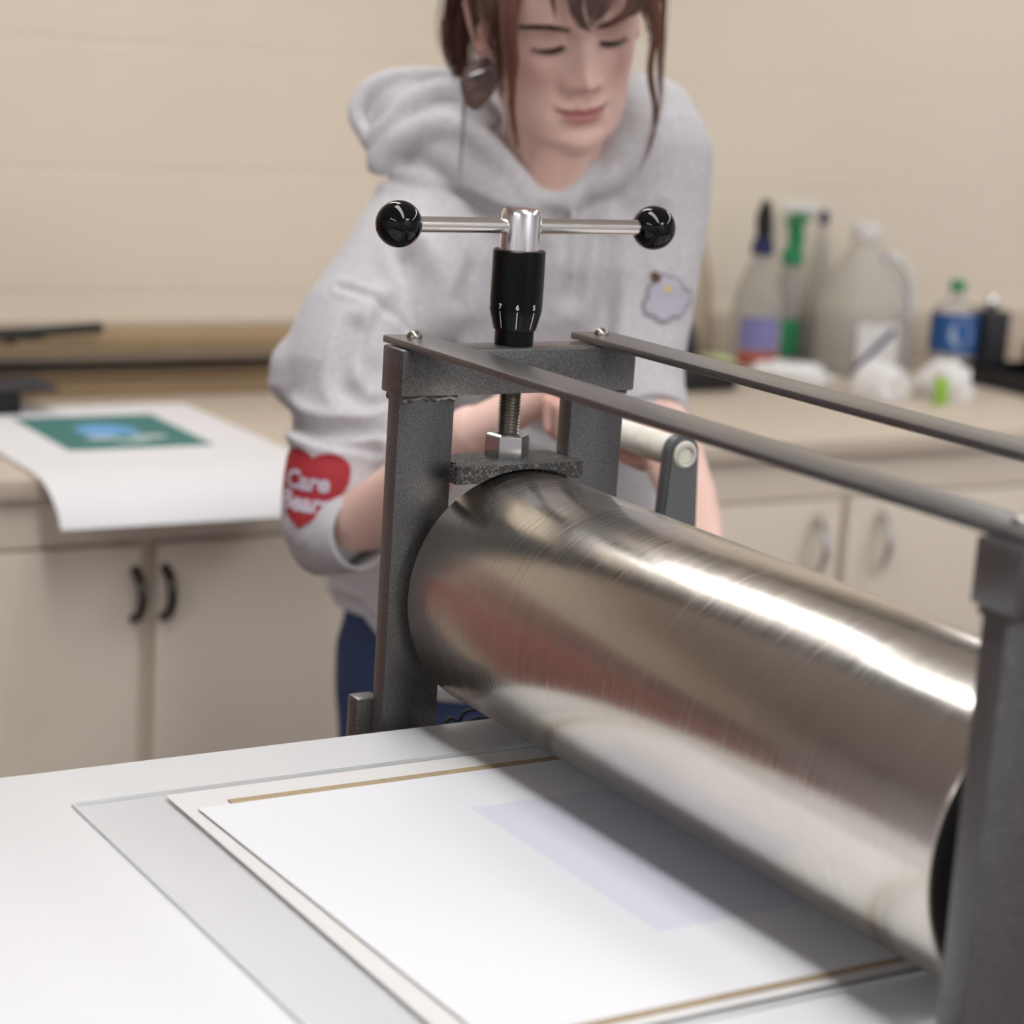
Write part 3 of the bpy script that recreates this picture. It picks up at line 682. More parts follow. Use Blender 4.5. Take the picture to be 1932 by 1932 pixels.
# --- skin material: skin, lip and cheek colours plus painted eyelid shade, stored per vertex
skin_m = mat('skin', (.62, .40, .32), .48, 0, .35, sss=.25, bump=(900, .04, .0004))
nt = skin_m.node_tree; at_ = nt.nodes.new('ShaderNodeAttribute'); at_.attribute_name = 'skin'; nt.links.new(at_.outputs['Color'], nt.nodes['Principled BSDF'].inputs['Base Color'])

B = FB()
hv, hf = head_verts(); B.add(HL(hv), hf)
def hl(*p): return tuple(HL(p)[0])
# ears
for s in (-1, 1):
    rim = [hl(s*x, y, z) for x, y, z in [(.070, .012, -.028), (.0745, .006, -.036), (.078, -.004, -.03), (.083, -.014, -.012), (.086, -.018, .006), (.084, -.012, .02), (.079, .0, .024), (.074, .010, .016), (.071, .014, .002)]]
    B.cap(rim, [.004, .0062, .005, .0036, .0034, .0034, .0034, .0034, .003], 10)
    B.cap([hl(s*.072, .004, -.03), hl(s*.076, -.004, -.012), hl(s*.078, -.007, .010)], [.006, .0055, .004], 10)
    B.cap([hl(s*.073, .012, -.010), hl(s*.077, .006, -.014), hl(s*.078, .002, -.020)], [.003, .0036, .003], 8)
# neck and trunk (under the clothes)
B.cap([hl(0, -.015, -.05), (-.003, -.15, .42), (0, -.20, .345), (0, -.23, .30)], [.052, .050, .054, .07], 28)
B.cap([hl(0, .03, -.085), (.004, -.12, .40), (0, -.155, .345)], [.022, .030, .032], 20)
B.rings([((-.035, -.40, -.17), .13, .09), ((-.035, -.39, -.08), .14, .095), ((-.03, -.36, .04), .125, .09), ((-.02, -.31, .14), .13, .095), ((-.01, -.26, .24), .13, .085), ((0, -.235, .30), .11, .07), ((0, -.225, .34), .06, .055)])
# right arm (image left) and hand on the grip
SH_R = (-.13, -.21, .30); EL_R = (-.202, -.03, .006); WR_R = (-.068, .125, .138)
B.cap([SH_R, (-.178, -.125, .155), EL_R], [.046, .034, .034], 20)
B.cap([EL_R, (-.162, .012, .026), (-.120, .06, .072), WR_R], [.034, .0350, .033, .0255], 20, .92)
SH_L = (.105, -.24, .385); EL_L = (.108, -.155, .135); WR_L = (.166, .030, .018)
B.cap([SH_L, (.10, -.2, .25), EL_L], [.052, .042, .036], 20)
B.cap([EL_L, (.131, -.09, .106), (.152, -.02, .058), WR_L], [.034, .033, .029, .022], 20, .9)
for s_, y in ((-1, 0), (1, 0)):
    B.cap([(-.035+s_*.075, -.40, -.14), (-.035+s_*.085, -.39, -.50), (-.035+s_*.09, -.40, -.88)], [.075, .055, .036], 20)
    B.cap([(-.035+s_*.09, -.40, -.905), (-.035+s_*.10, -.26, -.925)], [.032, .024], 14)
# grip axis in the figure frame
GA = np.array([.5132, .8583, 0]); gp0 = PA.T @ (np.array([-.185, HY, HZ-.001])-PO_)*S; e1 = np.array([-.8583, .5132, 0]); e2 = np.array([0, 0, 1.0])
def gpt(t, ang, r): a = math.radians(ang); return gp0+GA*t+r*(math.cos(a)*e1+math.sin(a)*e2)
rf = .0135+.0080
B.cap([WR_R, tuple(gpt(-.035, 125, .046)), tuple(gpt(-.012, 112, .038)), tuple(gpt(.02, 100, .034))], [.025, .022, .020, .014], 18, .8)
for k in range(4):
    t = -.026+.0192*k; ln = (.92, 1.0, .97, .85)[k]
    pts = [gpt(t*.8-.012, 118, .036), gpt(t, 84, .0325), gpt(t, 84-58*ln, .0262), gpt(t+.002, 84-115*ln, rf+.001), gpt(t+.004, 84-168*ln, rf)]
    B.cap([tuple(p) for p in pts], [.0098, .0092, .0085, .0079, .0068], 14)
B.cap([tuple(gpt(-.02, 170, .034)), tuple(gpt(.012, 208, .028)), tuple(gpt(.048, 236, .0235)), tuple(gpt(.082, 250, .0225))], [.0125, .0108, .0095, .0078], 14)
B.cap([tuple(gpt(-.034, 145, .044)), tuple(gpt(-.02, 170, .034))], [.016, .0125], 14)
# left hand resting on the gear case edge
wl = np.array(WR_L); dl = np.array([.42, .86, -.28]); dl /= np.linalg.norm(dl); sl = np.cross(dl, [0, 0, 1]); sl /= np.linalg.norm(sl)
pc = wl+dl*.045
B.cap([tuple(wl), tuple(pc-sl*.012), tuple(wl+dl*.078-sl*.016)], [.022, .017, .012], 16, .8); B.cap([tuple(wl), tuple(pc+sl*.014), tuple(wl+dl*.074+sl*.02)], [.021, .016, .011], 16, .8)
for k in range(4):
    o_ = sl*(-.030+.0195*k); L_ = (.062, .072, .068, .054)[k]
    b0 = wl+dl*.074+o_
    B.cap([tuple(b0), tuple(b0+dl*L_*.45+np.array([0, 0, -.002])), tuple(b0+dl*L_*.78+np.array([0, 0, -.012])), tuple(b0+dl*L_*.95+np.array([0, 0, -.026]))], [.0092, .0086, .0078, .0066], 12)
B.cap([tuple(wl+dl*.012-sl*.018), tuple(wl+dl*.038-sl*.042), tuple(wl+dl*.06-sl*.05+np.array([0, 0, -.008]))], [.012, .0100, .0078], 12)
bv, bf = B.fuse(.0023, 2, .4)
# vertex colours
hinv = ((bv-HT) @ HM)/HK
x, y, z = hinv[:, 0], hinv[:, 1], hinv[:, 2]
base = np.tile(np.array([.83, .575, .485]), (len(bv), 1)); front = ss((y-.03)/.02)
def blend(c, w): global base; base = base*(1-w[:, None])+np.array(c)*w[:, None]
for s in (-1, 1): blend((.66, .34, .29), front*.5*g2(x, z, s*.040, -.034, .021, .018))
blend((.56, .26, .21), front*.35*g2(x, z, 0, -.040, .012, .009))
blend((.50, .24, .20), front*.30*g2(x, z, 0, -.053, .014, .004))
for s in (-1, 1): blend((.42, .22, .19), front*.45*g2(x, z, s*.031, .004, .016, .008)); blend((.46, .25, .22), front*.4*g2(x, z, s*.0315, -.013, .014, .004))  # eyelid and under-eye shade painted into the skin colour
zl = z-.0035*(np.abs(x)/.025)**2; hw = np.clip(1-(np.abs(x)/.0245)**2, 0, 1)
lipt = -.0727+.0058*hw**.8-.0014*np.exp(-(x/.003)**2); lipb = -.0737-.0088*hw**.8
lip = ss((lipt-zl)/.0014+.5)*ss((zl-lipb)/.0018+.5)*front*(np.abs(x) < .0265)
blend((.47, .17, .16), lip*.85)
blend((.16, .04, .04), front*(np.abs(x) < .026)*np.exp(-((zl+.0732)/.0011)**2)*.9)
earw = ss((np.abs(x)-.070)/.006)*(np.abs(z) < .05)*(np.abs(y) < .04); blend((.58, .28, .22), earw*.5)
hd = np.minimum(seg_dist(bv, [tuple(gpt(.02, 200, .03)), tuple(gpt(.066, 250, .0225))]), seg_dist(bv, [tuple(gpt(-.02, 60, .03)), tuple(gpt(.03, 60, .03))]))
blend((.56, .26, .20), .6*np.exp(-(hd/.03)**2))
person = fig_mesh('person', bv, bf, skin_m, None, base, org=BASE_)
tag(person, 'person in a grey hoodie leaning over the press, looking down, hand on the crank', 'person')

# --- lashes and brows
def on_face(x, z, e=.0006): return hl(float(x), float(face_y(x, z, e)), float(z))
lash_m = mat('dark_lashes', (.035, .018, .014), .6)
for s in (-1, 1):
    q = MB(); pts = []
    for k in range(15):
        u = -1+2*k/14; xx = s*.0312+u*.0135*s; zz = -.0088-.0034*(1-u*u)-.0012*u
        pts.append((xx, zz))
    P_ = [on_face(a, b, .0004) for a, b in pts]
    q.tube(P_, [.0007+.0020*math.sin(math.pi*min(1, (k+1)/12))**.7 for k in range(15)], 6)
    for k in range(26):
        u = -1+2*k/25; xx = s*.0312+u*.0135*s; zz = -.0088-.0034*(1-u*u)-.0012*u
        p0 = np.array(on_face(xx, zz, 0)); y0_ = float(face_y(xx, zz))
        p1 = np.array(hl(xx+u*.002*s, y0_+.0042, zz-.0020)); p2 = np.array(hl(xx+u*.0035*s, y0_+.0062, zz-.0018))
        q.tube([p0, p1, p2], [.00035, .00028, .0001], 4)
    fig_mesh('eyelashes', np.array(q.v), q.f, lash_m, person)
    q = MB(); r_ = np.random.RandomState(11)
    for k in range(210):
        u = r_.uniform(0, 1); xx = .0115+u*.040; zc_ = .0095-.0035*(1-u)**3+.0050*math.sin(min(1, u*1.25)*math.pi*.62)-.0075*max(0, u-.45)
        hh = .0030*(1-u)**.4+.0006; zz = zc_+r_.uniform(-hh, hh)
        L_ = .0065; dx = (.35+.65*u)*L_; dz = (.5-.75*u)*L_*.7
        p0 = on_face(s*xx, zz, .0001); p1 = on_face(s*(xx+dx*.5), zz+dz*.6, .0009); p2 = on_face(s*(xx+dx), zz+dz*.6, .0006)
        q.tube([p0, p1, p2], [.0003, .00026, .00008], 4)
    fig_mesh('eyebrow', np.array(q.v), q.f, brow_m, person)

# --- hoodie
G = FB()
G.rings([((-.040, -.40, -.160), .186, .125), ((-.040, -.40, -.135), .192, .130), ((-.040, -.40, -.10), .196, .138), ((-.038, -.385, -.04), .190, .140), ((-.033, -.355, .04), .180, .140), ((-.02, -.31, .13), .172, .137), ((-.012, -.268, .21), .165, .130), ((-.005, -.245, .27), .150, .120), ((.0, -.235, .315), .125, .10), ((.002, -.23, .345), .085, .075)])
G.cap([(-.108, -.225, .315), (-.145, -.165, .245), (-.182, -.12, .185), (-.200, -.10, .150)], [.071, .073, .074, .068], 26)
G.ell((-.222, -.105, .150), (.054, .05, .045))
G.cap([(-.196, -.085, .135), (-.200, -.06, .09), (-.203, -.035, .045), (-.203, -.025, .015)], [.060, .051, .049, .047], 26)
G.cap([(-.206, -.035, .03), (-.206, -.024, .012)], [.049, .0485], 26)
G.cap([(-.195, -.06, .090), (-.15, -.045, .086), (-.115, -.06, .092)], [.042, .034, .03], 20)
G.cap([(.085, -.245, .375), (.094, -.235, .33), (.096, -.21, .25), (.095, -.175, .165)], [.082, .073, .0655, .058], 26)
G.cap([(.09, -.25, .40), (.06, -.245, .385), (0, -.235, .33)], [.066, .066, .07], 22)
G.cap([(.095, -.175, .165), (.108, -.135, .118)], [.058, .048], 22)
# collar / hood drape around the neck
G.cap([(-.150, -.27, .385), (-.12, -.215, .385), (-.085, -.165, .365), (-.050, -.135, .338), (-.012, -.130, .315)], [.040, .040, .033, .023, .012], 20)
G.cap([(.098, -.265, .425), (.080, -.205, .405), (.062, -.17, .380), (.040, -.145, .352), (.008, -.135, .322)], [.036, .028, .022, .017, .012], 20)
G.cap([(-.060, -.15, .358), (-.022, -.126, .336), (.01, -.124, .335), (.048, -.148, .364)], [.018, .014, .014, .018], 16)
G.cap([(-.15, -.29, .39), (-.07, -.33, .42), (.03, -.33, .43), (.1, -.28, .42)], [.045, .05, .045, .038], 20)
# hood lying behind the neck with its rolled hems
UR = [(-.184, -.22, .378), (-.203, -.24, .389), (-.212, -.25, .41), (-.198, -.26, .434), (-.165, -.27, .447), (-.115, -.27, .449), (-.072, -.25, .441)]
LR = [(-.192, -.21, .381), (-.173, -.2, .398), (-.152, -.2, .422), (-.126, -.2, .435), (-.095, -.19, .432), (-.066, -.17, .411)]
F2 = [(-.179, -.2, .362), (-.156, -.185, .385), (-.121, -.17, .400), (-.084, -.15, .393), (-.047, -.13, .365), (-.019, -.125, .335)]
G.cap(spline(UR, 4), .0105, 12); G.cap(spline(LR, 4), .0105, 12)
G.cap(spline(F2, 4), [.014]*8+[.015]*8+[.013]*5, 12)
G.ell((-.155, -.285, .405), (.055, .045, .042)); G.ell((-.10, -.27, .40), (.07, .06, .048))
G.cap([(-.17, -.215, .375), (-.135, -.205, .395), (-.09, -.19, .40)], [.016, .022, .026], 14)
gv, gf = G.fuse(.0042, 5, .5)
# hollow out: neckline opening follows the neck
CL = (PA.T @ (np.array(CAM_C)-PO_))*S; FD = PA.T @ np.array(CAM_R[2]); RD = PA.T @ np.array(CAM_R[0]); UD = PA.T @ np.array(CAM_R[1])
def persp(v):
    d = np.atleast_2d(v)-CL; z_ = d@FD; return np.stack([d@RD/z_*1.95, d@UD/z_*1.95, 0*z_], 1)
def wrinkle(v, N_, pts, depth, width, ridge=0.0):
    """a fold running along pts across the front of the cloth"""
    d = seg_dist(persp(v), [tuple(p) for p in persp(np.array(pts))]); d = np.where(N_@FD < .15, d, 9)
    k = -depth*np.exp(-(d/width)**2)+ridge*np.exp(-((d-width*1.7)/width)**2); return v+N_*k[:, None]
nn = normals(gv, gf)
if (nn*(gv-np.array([-.02, -.3, .1]))).sum(1).mean() < 0: nn = -nn
WR = [([(-.200, -.17, .345), (-.150, -.15, .343), (-.094, -.125, .335), (-.056, -.11, .322), (-.018, -.10, .318)], .0065, .0042, .002),
      ([(-.141, -.12, .272), (-.12, -.1, .238), (-.112, -.1, .19), (-.112, -.1, .15)], .025, .011, .006),
      ([(-.212, -.12, .235), (-.176, -.08, .231), (-.142, -.07, .209), (-.12, -.08, .185)], .004, .0032, .0018),
      ([(-.275, -.10, .118), (-.24, -.04, .106), (-.20, -.02, .104), (-.15, -.03, .110)], .016, .007, .006),
      ([(-.262, -.08, .100), (-.218, -.02, .094), (-.16, -.02, .088)], .008, .005, .003),
      ([(-.19, -.06, .20), (-.20, -.04, .15), (-.17, -.03, .13)], .006, .009, .003),
      ([(-.16, -.07, .225), (-.175, -.05, .18), (-.168, -.04, .15)], .006, .007, .003),
      ([(.048, -.12, .38), (.036, -.1, .317), (.025, -.1, .242)], .007, .009, .003),
      ([(.062, -.14, .30), (.060, -.13, .22), (.052, -.13, .14)], .010, .009, .004),
      ([(-.009, -.1, .283), (-.027, -.1, .217), (-.04, -.12, .16)], .005, .010, .003),
      ([(-.06, -.11, .30), (-.075, -.1, .26), (-.085, -.1, .23)], .004, .008, .002),
      ([(-.05, -.14, .12), (.02, -.15, .09), (.08, -.17, .10)], .006, .008, .003),
      ([(.11, -.15, .33), (.125, -.14, .27)], .004, .008, .002),
      ([(-.24, -.29, -.13), (-.16, -.26, -.14), (-.05, -.25, -.15), (.10, -.26, -.15)], .004, .004, .002)]
for pts, dp, wd_, rg in WR: gv = wrinkle(gv, nn, pts, dp, wd_, rg)
r_ = np.random.RandomState(5); low = np.zeros(len(gv))
for i in range(14):
    w_ = r_.normal(size=3)*np.array([1, 1, .7]); w_ *= (22+7*i)/np.linalg.norm(w_); low += np.sin(gv@w_+r_.uniform(0, 6.28))*.0016/(1+i*.22)
gv = gv+nn*low[:, None]
gv[:, 2] -= .085*np.clip((gv[:, 0]+.18)/.08, 0, 1)*ss((-gv[:, 2]-.02)/.11)   # the hem hangs lower in front
hoodie = fig_mesh('hoodie', gv, gf, hoodie_m, person)
# ribbed cuffs
rib_m = mat('grey_rib', (.48, .47, .48), .95, 0, .1, noise=(260, (.58, .57, .58)), bump=(500, .25, .001), sheen=.25)
q = MB()
def ring_tube(c0, c1, r0, r1, thick=.004, n=44):
    c0 = np.array(c0); c1 = np.array(c1); d = (c1-c0)/np.linalg.norm(c1-c0); a = np.cross(d, [0, 0, 1]); a /= np.linalg.norm(a); b = np.cross(d, a); q = MB(); v = []; f = []
    prof = [(0, r0), (.5, (r0+r1)/2+.001), (.93, r1), (1, r1-.002), (1, r1-thick), (.5, (r0+r1)/2-thick), (0, r0-thick)]
    for t, rr in prof:
        for k in range(n): th = 2*math.pi*k/n; v.append(c0+(c1-c0)*t+(a*math.cos(th)+b*math.sin(th))*rr)
    m_ = len(prof)
    for i in range(m_): 
        for k in range(n): f.append((i*n+k, i*n+(k+1) % n, ((i+1) % m_)*n+(k+1) % n, ((i+1) % m_)*n+k))
    return v, f
v_, f_ = ring_tube((-.208, -.028, .003), (-.168, .018, .012), .0475, .0385)
fig_mesh('sleeve_cuff', np.array(v_), f_, rib_m, hoodie, flip=False)
v_, f_ = ring_tube((.100, -.165, .145), (.112, -.12, .112), .050, .047)
fig_mesh('sleeve_cuff', np.array(v_), f_, rib_m, hoodie, flip=False)
# drawstrings
for pts in ([(-.030, -.112, .325), (-.028, -.10, .300), (-.034, -.098, .27), (-.034, -.10, .235)], [(.020, -.118, .330), (.024, -.10, .30), (.022, -.10, .26)]):
    q = MB().tube(spline(pts, 5), .0024, 8); fig_mesh('drawstring', np.array(q.v), q.f, rib_m, hoodie)
# prints on the sleeve and chest, wrapped on the cloth
bvh = BVHTree.FromPolygons([tuple(p) for p in gv], [tuple(int(i) for i in p) for p in gf])
def wrap(name, pts2, faces, cen, ea, ec, ray_, m_, lift=.0012):
    ea = np.array(ea, float); ec = np.array(ec, float); rd = Vector(ray_).normalized(); v = []
    for (a, c) in pts2:
        o = Vector(np.array(cen)+ea*a+ec*c); h = bvh.ray_cast(o-rd*.15, rd, .19)
        if h[0] is None:
            n_ = bvh.find_nearest(o); p = n_[0]; nn_ = n_[1]
        else: p, nn_ = h[0], h[1]
        if nn_.dot(rd) > 0: nn_ = -nn_
        v.append(tuple(p+nn_*lift-rd*lift*.6))
    return fig_mesh(name, np.array(v), faces, m_, hoodie, flip=False)
def grid_poly(inside, x0, x1, y0, y1, h):
    nx = int((x1-x0)/h)+1; ny = int((y1-y0)/h)+1; idx = {}; pts = []; fs = []
    def g(i, j):
        if (i, j) not in idx: idx[(i, j)] = len(pts); pts.append((x0+i*h, y0+j*h))
        return idx[(i, j)]
    for i in range(nx):
        for j in range(ny):
            if inside(x0+(i+.5)*h, y0+(j+.5)*h): fs.append((g(i, j), g(i+1, j), g(i+1, j+1), g(i, j+1)))
    return pts, fs
def heart(x, y): 
    x /= .0335; y = y/.0335+.12; return (x*x+y*y-1)**3-x*x*y**3*1.0 < 0
hp, hf_ = grid_poly(heart, -.042, .042, -.045, .045, .0008)
HC = (-.219, -.01, .049); HA = np.array([.96, .28, 0]); HA /= np.linalg.norm(HA); HCc = np.array([.06, 0, .998]); HR = (.25, -.95, .0)
wrap('heart_print', hp, hf_, HC, HA, HCc, HR, red_m)
def text_pts(txt, size):
    cu = bpy.data.curves.new('t', 'FONT'); cu.body = txt; cu.size = size; cu.align_x = 'CENTER'; cu.offset = size*.04; cu.resolution_u = 3
    o = bpy.data.objects.new('t', cu); SC.collection.objects.link(o); me = o.evaluated_get(bpy.context.evaluated_depsgraph_get()).to_mesh()
    a = [(q.co.x, q.co.y) for q in me.vertices]; b = [tuple(p.vertices) for p in me.polygons]; bpy.data.objects.remove(o, do_unlink=True); return a, b
for txt, dx, dy, sz in (('Care', -.001, .0005, .0235), ('Bears', .001, -.0195, .0235)):
    a, b = text_pts(txt, sz); wrap('lettering', [(p[0]+dx, p[1]+dy) for p in a], b, HC, HA, HCc, HR, lilac_m, .0022)
# cloud motif on the chest
def blob(cs, grow=0): return lambda x, y: any((x-a)**2+(y-b)**2 < (r+grow)**2 for a, b, r in cs)
cl = [(-.016, -.012, .0085), (-.004, -.017, .009), (.010, -.013, .0085), (.018, -.004, .008), (-.011, .002, .010), (.004, .004, .012), (.0, -.005, .012), (-.006, .013, .006)]
a, b = grid_poly(blob(cl, .0028), -.035, .035, -.035, .035, .0006); wrap('cloud_outline', a, b, (.125, -.13, .245), (.97, -.2, 0), (0, 0, 1), (0, -1, 0), outl_m, .0010)
a, b = grid_poly(blob(cl), -.035, .035, -.035, .035, .0006); wrap('cloud_print', a, b, (.125, -.13, .245), (.97, -.2, 0), (0, 0, 1), (0, -1, 0), cloud_m, .0017)
a, b = grid_poly(blob([(-.016, .019, .0042), (-.013, .016, .004)]), -.03, .03, -.03, .03, .0005); wrap('brown_motif', a, b, (.125, -.13, .245), (.97, -.2, 0), (0, 0, 1), (0, -1, 0), brownp_m, .0020)
a, b = grid_poly(blob([(-.001, .006, .0030)]), -.03, .03, -.03, .03, .0004); wrap('yellow_motif', a, b, (.125, -.13, .245), (.97, -.2, 0), (0, 0, 1), (0, -1, 0), yellow_m, .0024)

# --- jeans and shoes
J = FB()
J.rings([((-.038, -.40, -.12), .160, .105), ((-.038, -.40, -.17), .172, .112), ((-.038, -.40, -.24), .172, .112), ((-.038, -.40, -.29), .168, .105)])
for s_ in (-1, 1): J.cap([(-.038+s_*.088, -.40, -.22), (-.038+s_*.094, -.385, -.50), (-.038+s_*.095, -.40, -.70), (-.038+s_*.095, -.40, -.86)], [.090, .070, .062, .055], 24)
jv, jf = J.fuse(.006, 4, .5); nj = normals(jv, jf)
jl = np.zeros(len(jv))
for i in range(10): w_ = r_.normal(size=3); w_ *= (25+10*i)/np.linalg.norm(w_); jl += np.sin(jv@w_+r_.uniform(0, 6.28))*.0015/(1+i*.3)
fig_mesh('jeans', jv+nj*jl[:, None], jf, jeans_m, person)
for s_ in (-1, 1):
    K_ = FB(); K_.cap([(-.035+s_*.092, -.415, -.905), (-.035+s_*.100, -.30, -.915), (-.035+s_*.104, -.22, -.925)], [.043, .040, .030], 18, .85)
    kv, kf = K_.fuse(.005, 3, .5); kv[:, 2] = np.maximum(kv[:, 2], -.9495); fig_mesh('shoe', kv, kf, shoe_m, person)

# --- hair
def strands(guide, n, spread, r0, seed, tip=.5, wave=.0015, n_ctrl=7, flat=1.0):
    rr_ = np.random.RandomState(seed); G_ = np.array(spline(guide, n_ctrl)); q = MB(); K2 = len(G_)
    t = np.linspace(0, 1, K2)
    sp = np.interp(t, np.linspace(0, 1, len(spread)), spread) if isinstance(spread, (list, tuple)) else np.full(K2, spread)
    for i in range(n):
        o = rr_.normal(size=3)*np.array([1, .6, .15]); ph = rr_.uniform(0, 6.28); fr_ = rr_.uniform(2, 5); L_ = int(K2*rr_.uniform(tip, 1)); L_ = max(4, L_)
        P_ = G_[:L_]+o*sp[:L_, None]+np.stack([np.sin(ph+fr_*t[:L_]*3), np.cos(ph+fr_*t[:L_]*3), 0*t[:L_]], 1)*wave*t[:L_, None]
        rad = [max(.00008, r0*(1-(k/(L_-1))**3*.85)*rr_.uniform(.9, 1.1)) for k in range(L_)]
        q.tube([tuple(p) for p in P_], rad, 4)
    return q
def hair(name, qs, m_, par=None):
    a = MB()
    for q in qs: a.add(q.v, q.f)
    return fig_mesh(name, np.array(a.v), a.f, m_, par or person)
# scalp cap following the skull behind the hairline
hv2, hf2 = head_verts(90, 120)
keep = []
for i, (x_, y_, z_) in enumerate(hv2):
    keep.append(z_ > (.052 if y_ > .03 else (.028 if y_ > 0 else -.03)) or (y_ < -.02 and z_ > -.07))
cap_v = hv2.copy(); rad = np.sqrt((cap_v**2).sum(1)); cap_v = cap_v*(1+.011/rad)[:, None]
cf = [q for q in hf2 if len(q) == 4 and all(keep[i] for i in q)]
inner = hv2*(1+.002/rad)[:, None]; n0 = len(cap_v)
used = sorted({i for q in cf for i in q}); mp_ = {i: k for k, i in enumerate(used)}; nu = len(used)
from collections import Counter
ec = Counter(tuple(sorted((q[k], q[(k+1) % 4]))) for q in cf for k in range(4))
fs_ = [tuple(mp_[i] for i in q) for q in cf]+[tuple(mp_[i]+nu for i in reversed(q)) for q in cf]
for q in cf:
    for k in range(4):
        a, b = q[k], q[(k+1) % 4]
        if ec[tuple(sorted((a, b)))] == 1: fs_.append((mp_[a], mp_[a]+nu, mp_[b]+nu, mp_[b]))
vv_ = np.concatenate([HL(cap_v[used]), HL(inner[used])])
hr = fig_mesh('hair', vv_, fs_, hair_m, person)
QA = []
# left front strands hanging beside the face
QA.append(strands([hl(-.055, .055, .062), (-.058, -.03, .552), (-.058, -.02, .498), (-.051, -.025, .454), (-.043, -.04, .404), (-.030, -.06, .363)], 46, [.004, .0028, .0018, .0016, .0014, .001], .00055, 1, .6))
QA.append(strands([hl(-.050, .062, .062), (-.046, -.02, .553), (-.052, -.015, .508), (-.047, -.02, .469), (-.047, -.03, .429), (-.040, -.05, .378)], 40, [.004, .003, .002, .0016, .0014, .001], .00055, 2, .6))
hair('side_strands', QA, hair_l, hr)
QA = [strands([hl(-.066, .035, .06), (-.074, -.06, .552), (-.069, -.05, .512), (-.063, -.05, .473), (-.056, -.06, .428)], 130, [.006, .006, .0055, .003, .001], .0007, 3, .5),
      strands([hl(-.062, .045, .06), (-.064, -.045, .552), (-.062, -.036, .515), (-.060, -.04, .485)], 90, [.005, .005, .004, .002], .0007, 31, .6)]
hair('temple_hair', QA, hair_m, hr)
QA = [strands([hl(.052, .055, .06), (.074, -.03, .561), (.085, -.03, .517), (.083, -.04, .472), (.093, -.06, .427), (.086, -.08, .385), (.075, -.09, .365)], 42, [.005, .0035, .0022, .0018, .0016, .0014, .001], .0006, 4, .55),
      strands([hl(.060, .045, .06), (.086, -.05, .562), (.092, -.05, .508), (.094, -.06, .468), (.097, -.07, .437), (.088, -.09, .4)], 26, [.004, .003, .0022, .0018, .0014, .001], .0005, 5, .55),
      strands([hl(.055, .05, .06), (.072, -.01, .55), (.0785, -.013, .53), (.082, -.02, .50)], 50, [.004, .004, .003, .002], .0006, 51, .5)]
QA.append(strands([hl(.050, .060, .06), (.066, -.008, .552), (.072, -.004, .532), (.078, -.010, .508), (.082, -.02, .485)], 80, [.004, .0045, .0045, .003, .0015], .0006, 52, .4))
hair('side_strands', QA, hair_l, hr)
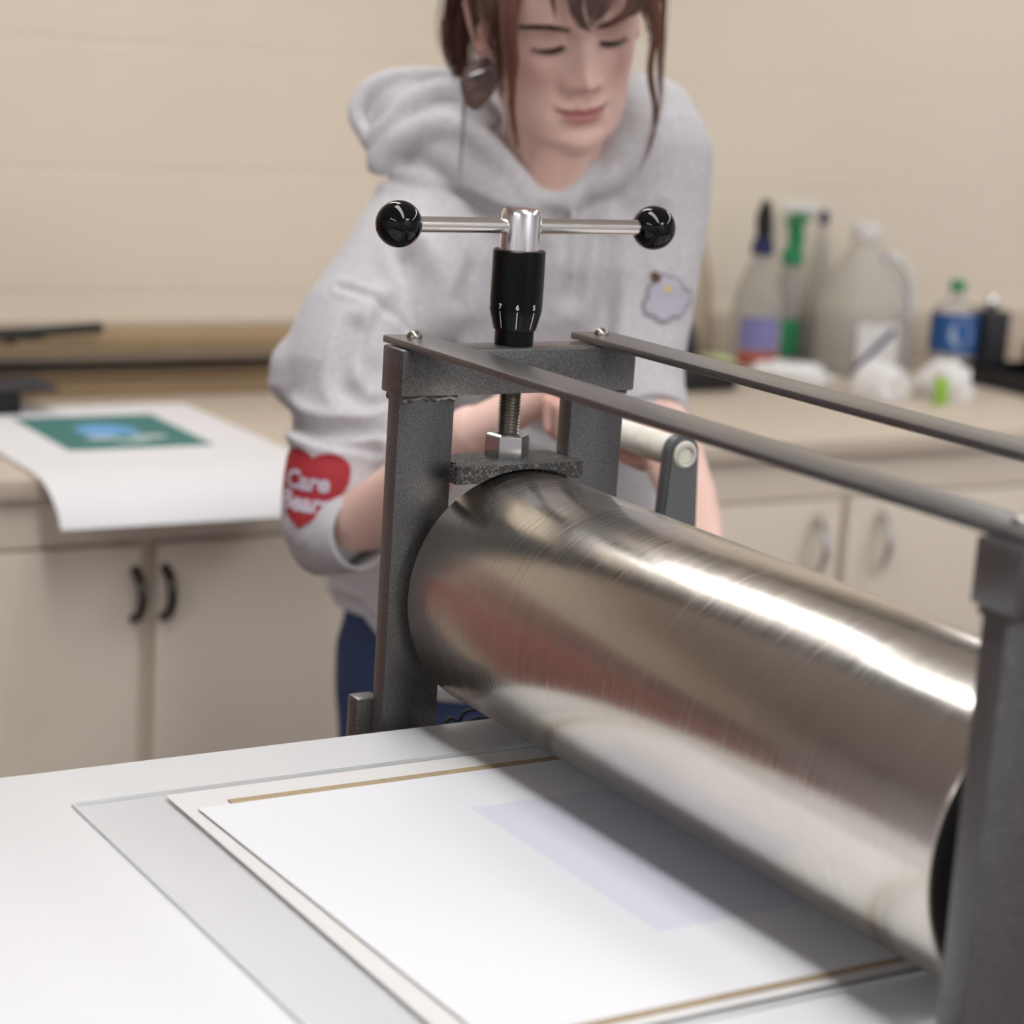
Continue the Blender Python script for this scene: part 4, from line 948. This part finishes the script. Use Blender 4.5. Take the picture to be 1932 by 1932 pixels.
# fringe
def bang(g, n, sp, seed, r=.0006, tip=.75): return strands(g, n, sp, r, seed, tip, .001)
top = lambda x_: hl(x_, .060, .088)
QA = [bang([top(-.02), hl(-.028, .093, .058), (-.019, .005, .545), (-.016, .016, .529), (-.013, .022, .509)], 22, [.003, .002, .0015, .0012, .0006], 6),
      bang([top(-.012), hl(-.015, .098, .056), (.004, .012, .545), (.006, .024, .523), (.013, .031, .508), (.021, .033, .502)], 70, [.005, .005, .0042, .0032, .0025, .001], 7),
      bang([top(.0), hl(-.002, .099, .056), (.022, .012, .548), (.020, .026, .525), (.018, .033, .506)], 80, [.005, .005, .0045, .0035, .001], 8),
      bang([top(.012), hl(.010, .098, .054), (.036, .010, .55), (.031, .024, .524), (.019, .033, .504)], 80, [.006, .005, .0045, .003, .001], 9),
      bang([top(.03), hl(.030, .090, .054), (.057, -.0, .552), (.057, .008, .528), (.040, .021, .511), (.026, .030, .505)], 80, [.006, .005, .004, .003, .002, .0008], 10),
      bang([top(.04), hl(.044, .080, .050), (.068, -.01, .552), (.068, -.0, .531), (.058, .010, .517)], 60, [.006, .005, .004, .003, .001], 12)]
hair('fringe', QA, hair_m, hr)
# hair gathered at the nape
QA = [strands([hl(-.06, -.03, .06), (-.095, -.17, .56), (-.104, -.19, .52), (-.106, -.20, .48), (-.098, -.205, .45), (-.085, -.21, .43)], 170, [.008, .010, .009, .008, .006, .004], .0008, 13, .7),
      strands([hl(-.065, -.045, .05), (-.105, -.19, .56), (-.116, -.2, .511), (-.117, -.2, .48), (-.107, -.2, .45)], 60, [.006, .006, .005, .004, .003], .0005, 14, .6)]
hair('nape_hair', QA, hair_m, hr)
hair('loose_strands', [strands([(-.094, -.14, .45), (-.095, -.115, .429), (-.095, -.10, .382), (-.093, -.09, .325)], 7, .0012, .0004, 15, .8)], hair_m, hr)
# earring: dark leaf-shaped drop with a glittering patch
ear_m = mat('dark_brown_resin', (.075, .042, .032), .25, 0, .6, noise=(120, (.13, .08, .065)))
gl_m = mat('silver_glitter', (.62, .60, .60), .25, .8, noise=(900, (.25, .23, .24), (1, 1, 1), .45, .55))
EC = np.array([-.0815, -.082, .4475])
bm = bmesh.new(); bmesh.ops.create_icosphere(bm, subdivisions=3, radius=1)
ev_ = []
for q_ in bm.verts:
    a, b, c = q_.co; w_ = 1-.28*max(0, -c)-.12*max(0, c-.5); ev_.append(EC+np.array([a*.0185*w_+.003*c, b*.0042, c*.0265]))
ef_ = [[w.index for w in f.verts] for f in bm.faces]; bm.free()
er = fig_mesh('earring', np.array(ev_), ef_, ear_m, person)
q = MB().tube([tuple(EC+np.array([.003, 0, .026])), tuple(EC+np.array([.003, -.002, .036])), hl(-.0775, -.004, -.036)], .0009, 8); fig_mesh('ear_hook', np.array(q.v), q.f, chrome, er)
q = MB().tube([tuple(EC+np.array([-.011, .0045, .006])), tuple(EC+np.array([0, .0058, .010])), tuple(EC+np.array([.012, .0045, .016]))], [.003, .0062, .003], 10, .35); fig_mesh('glitter_patch', np.array(q.v), q.f, gl_m, er)
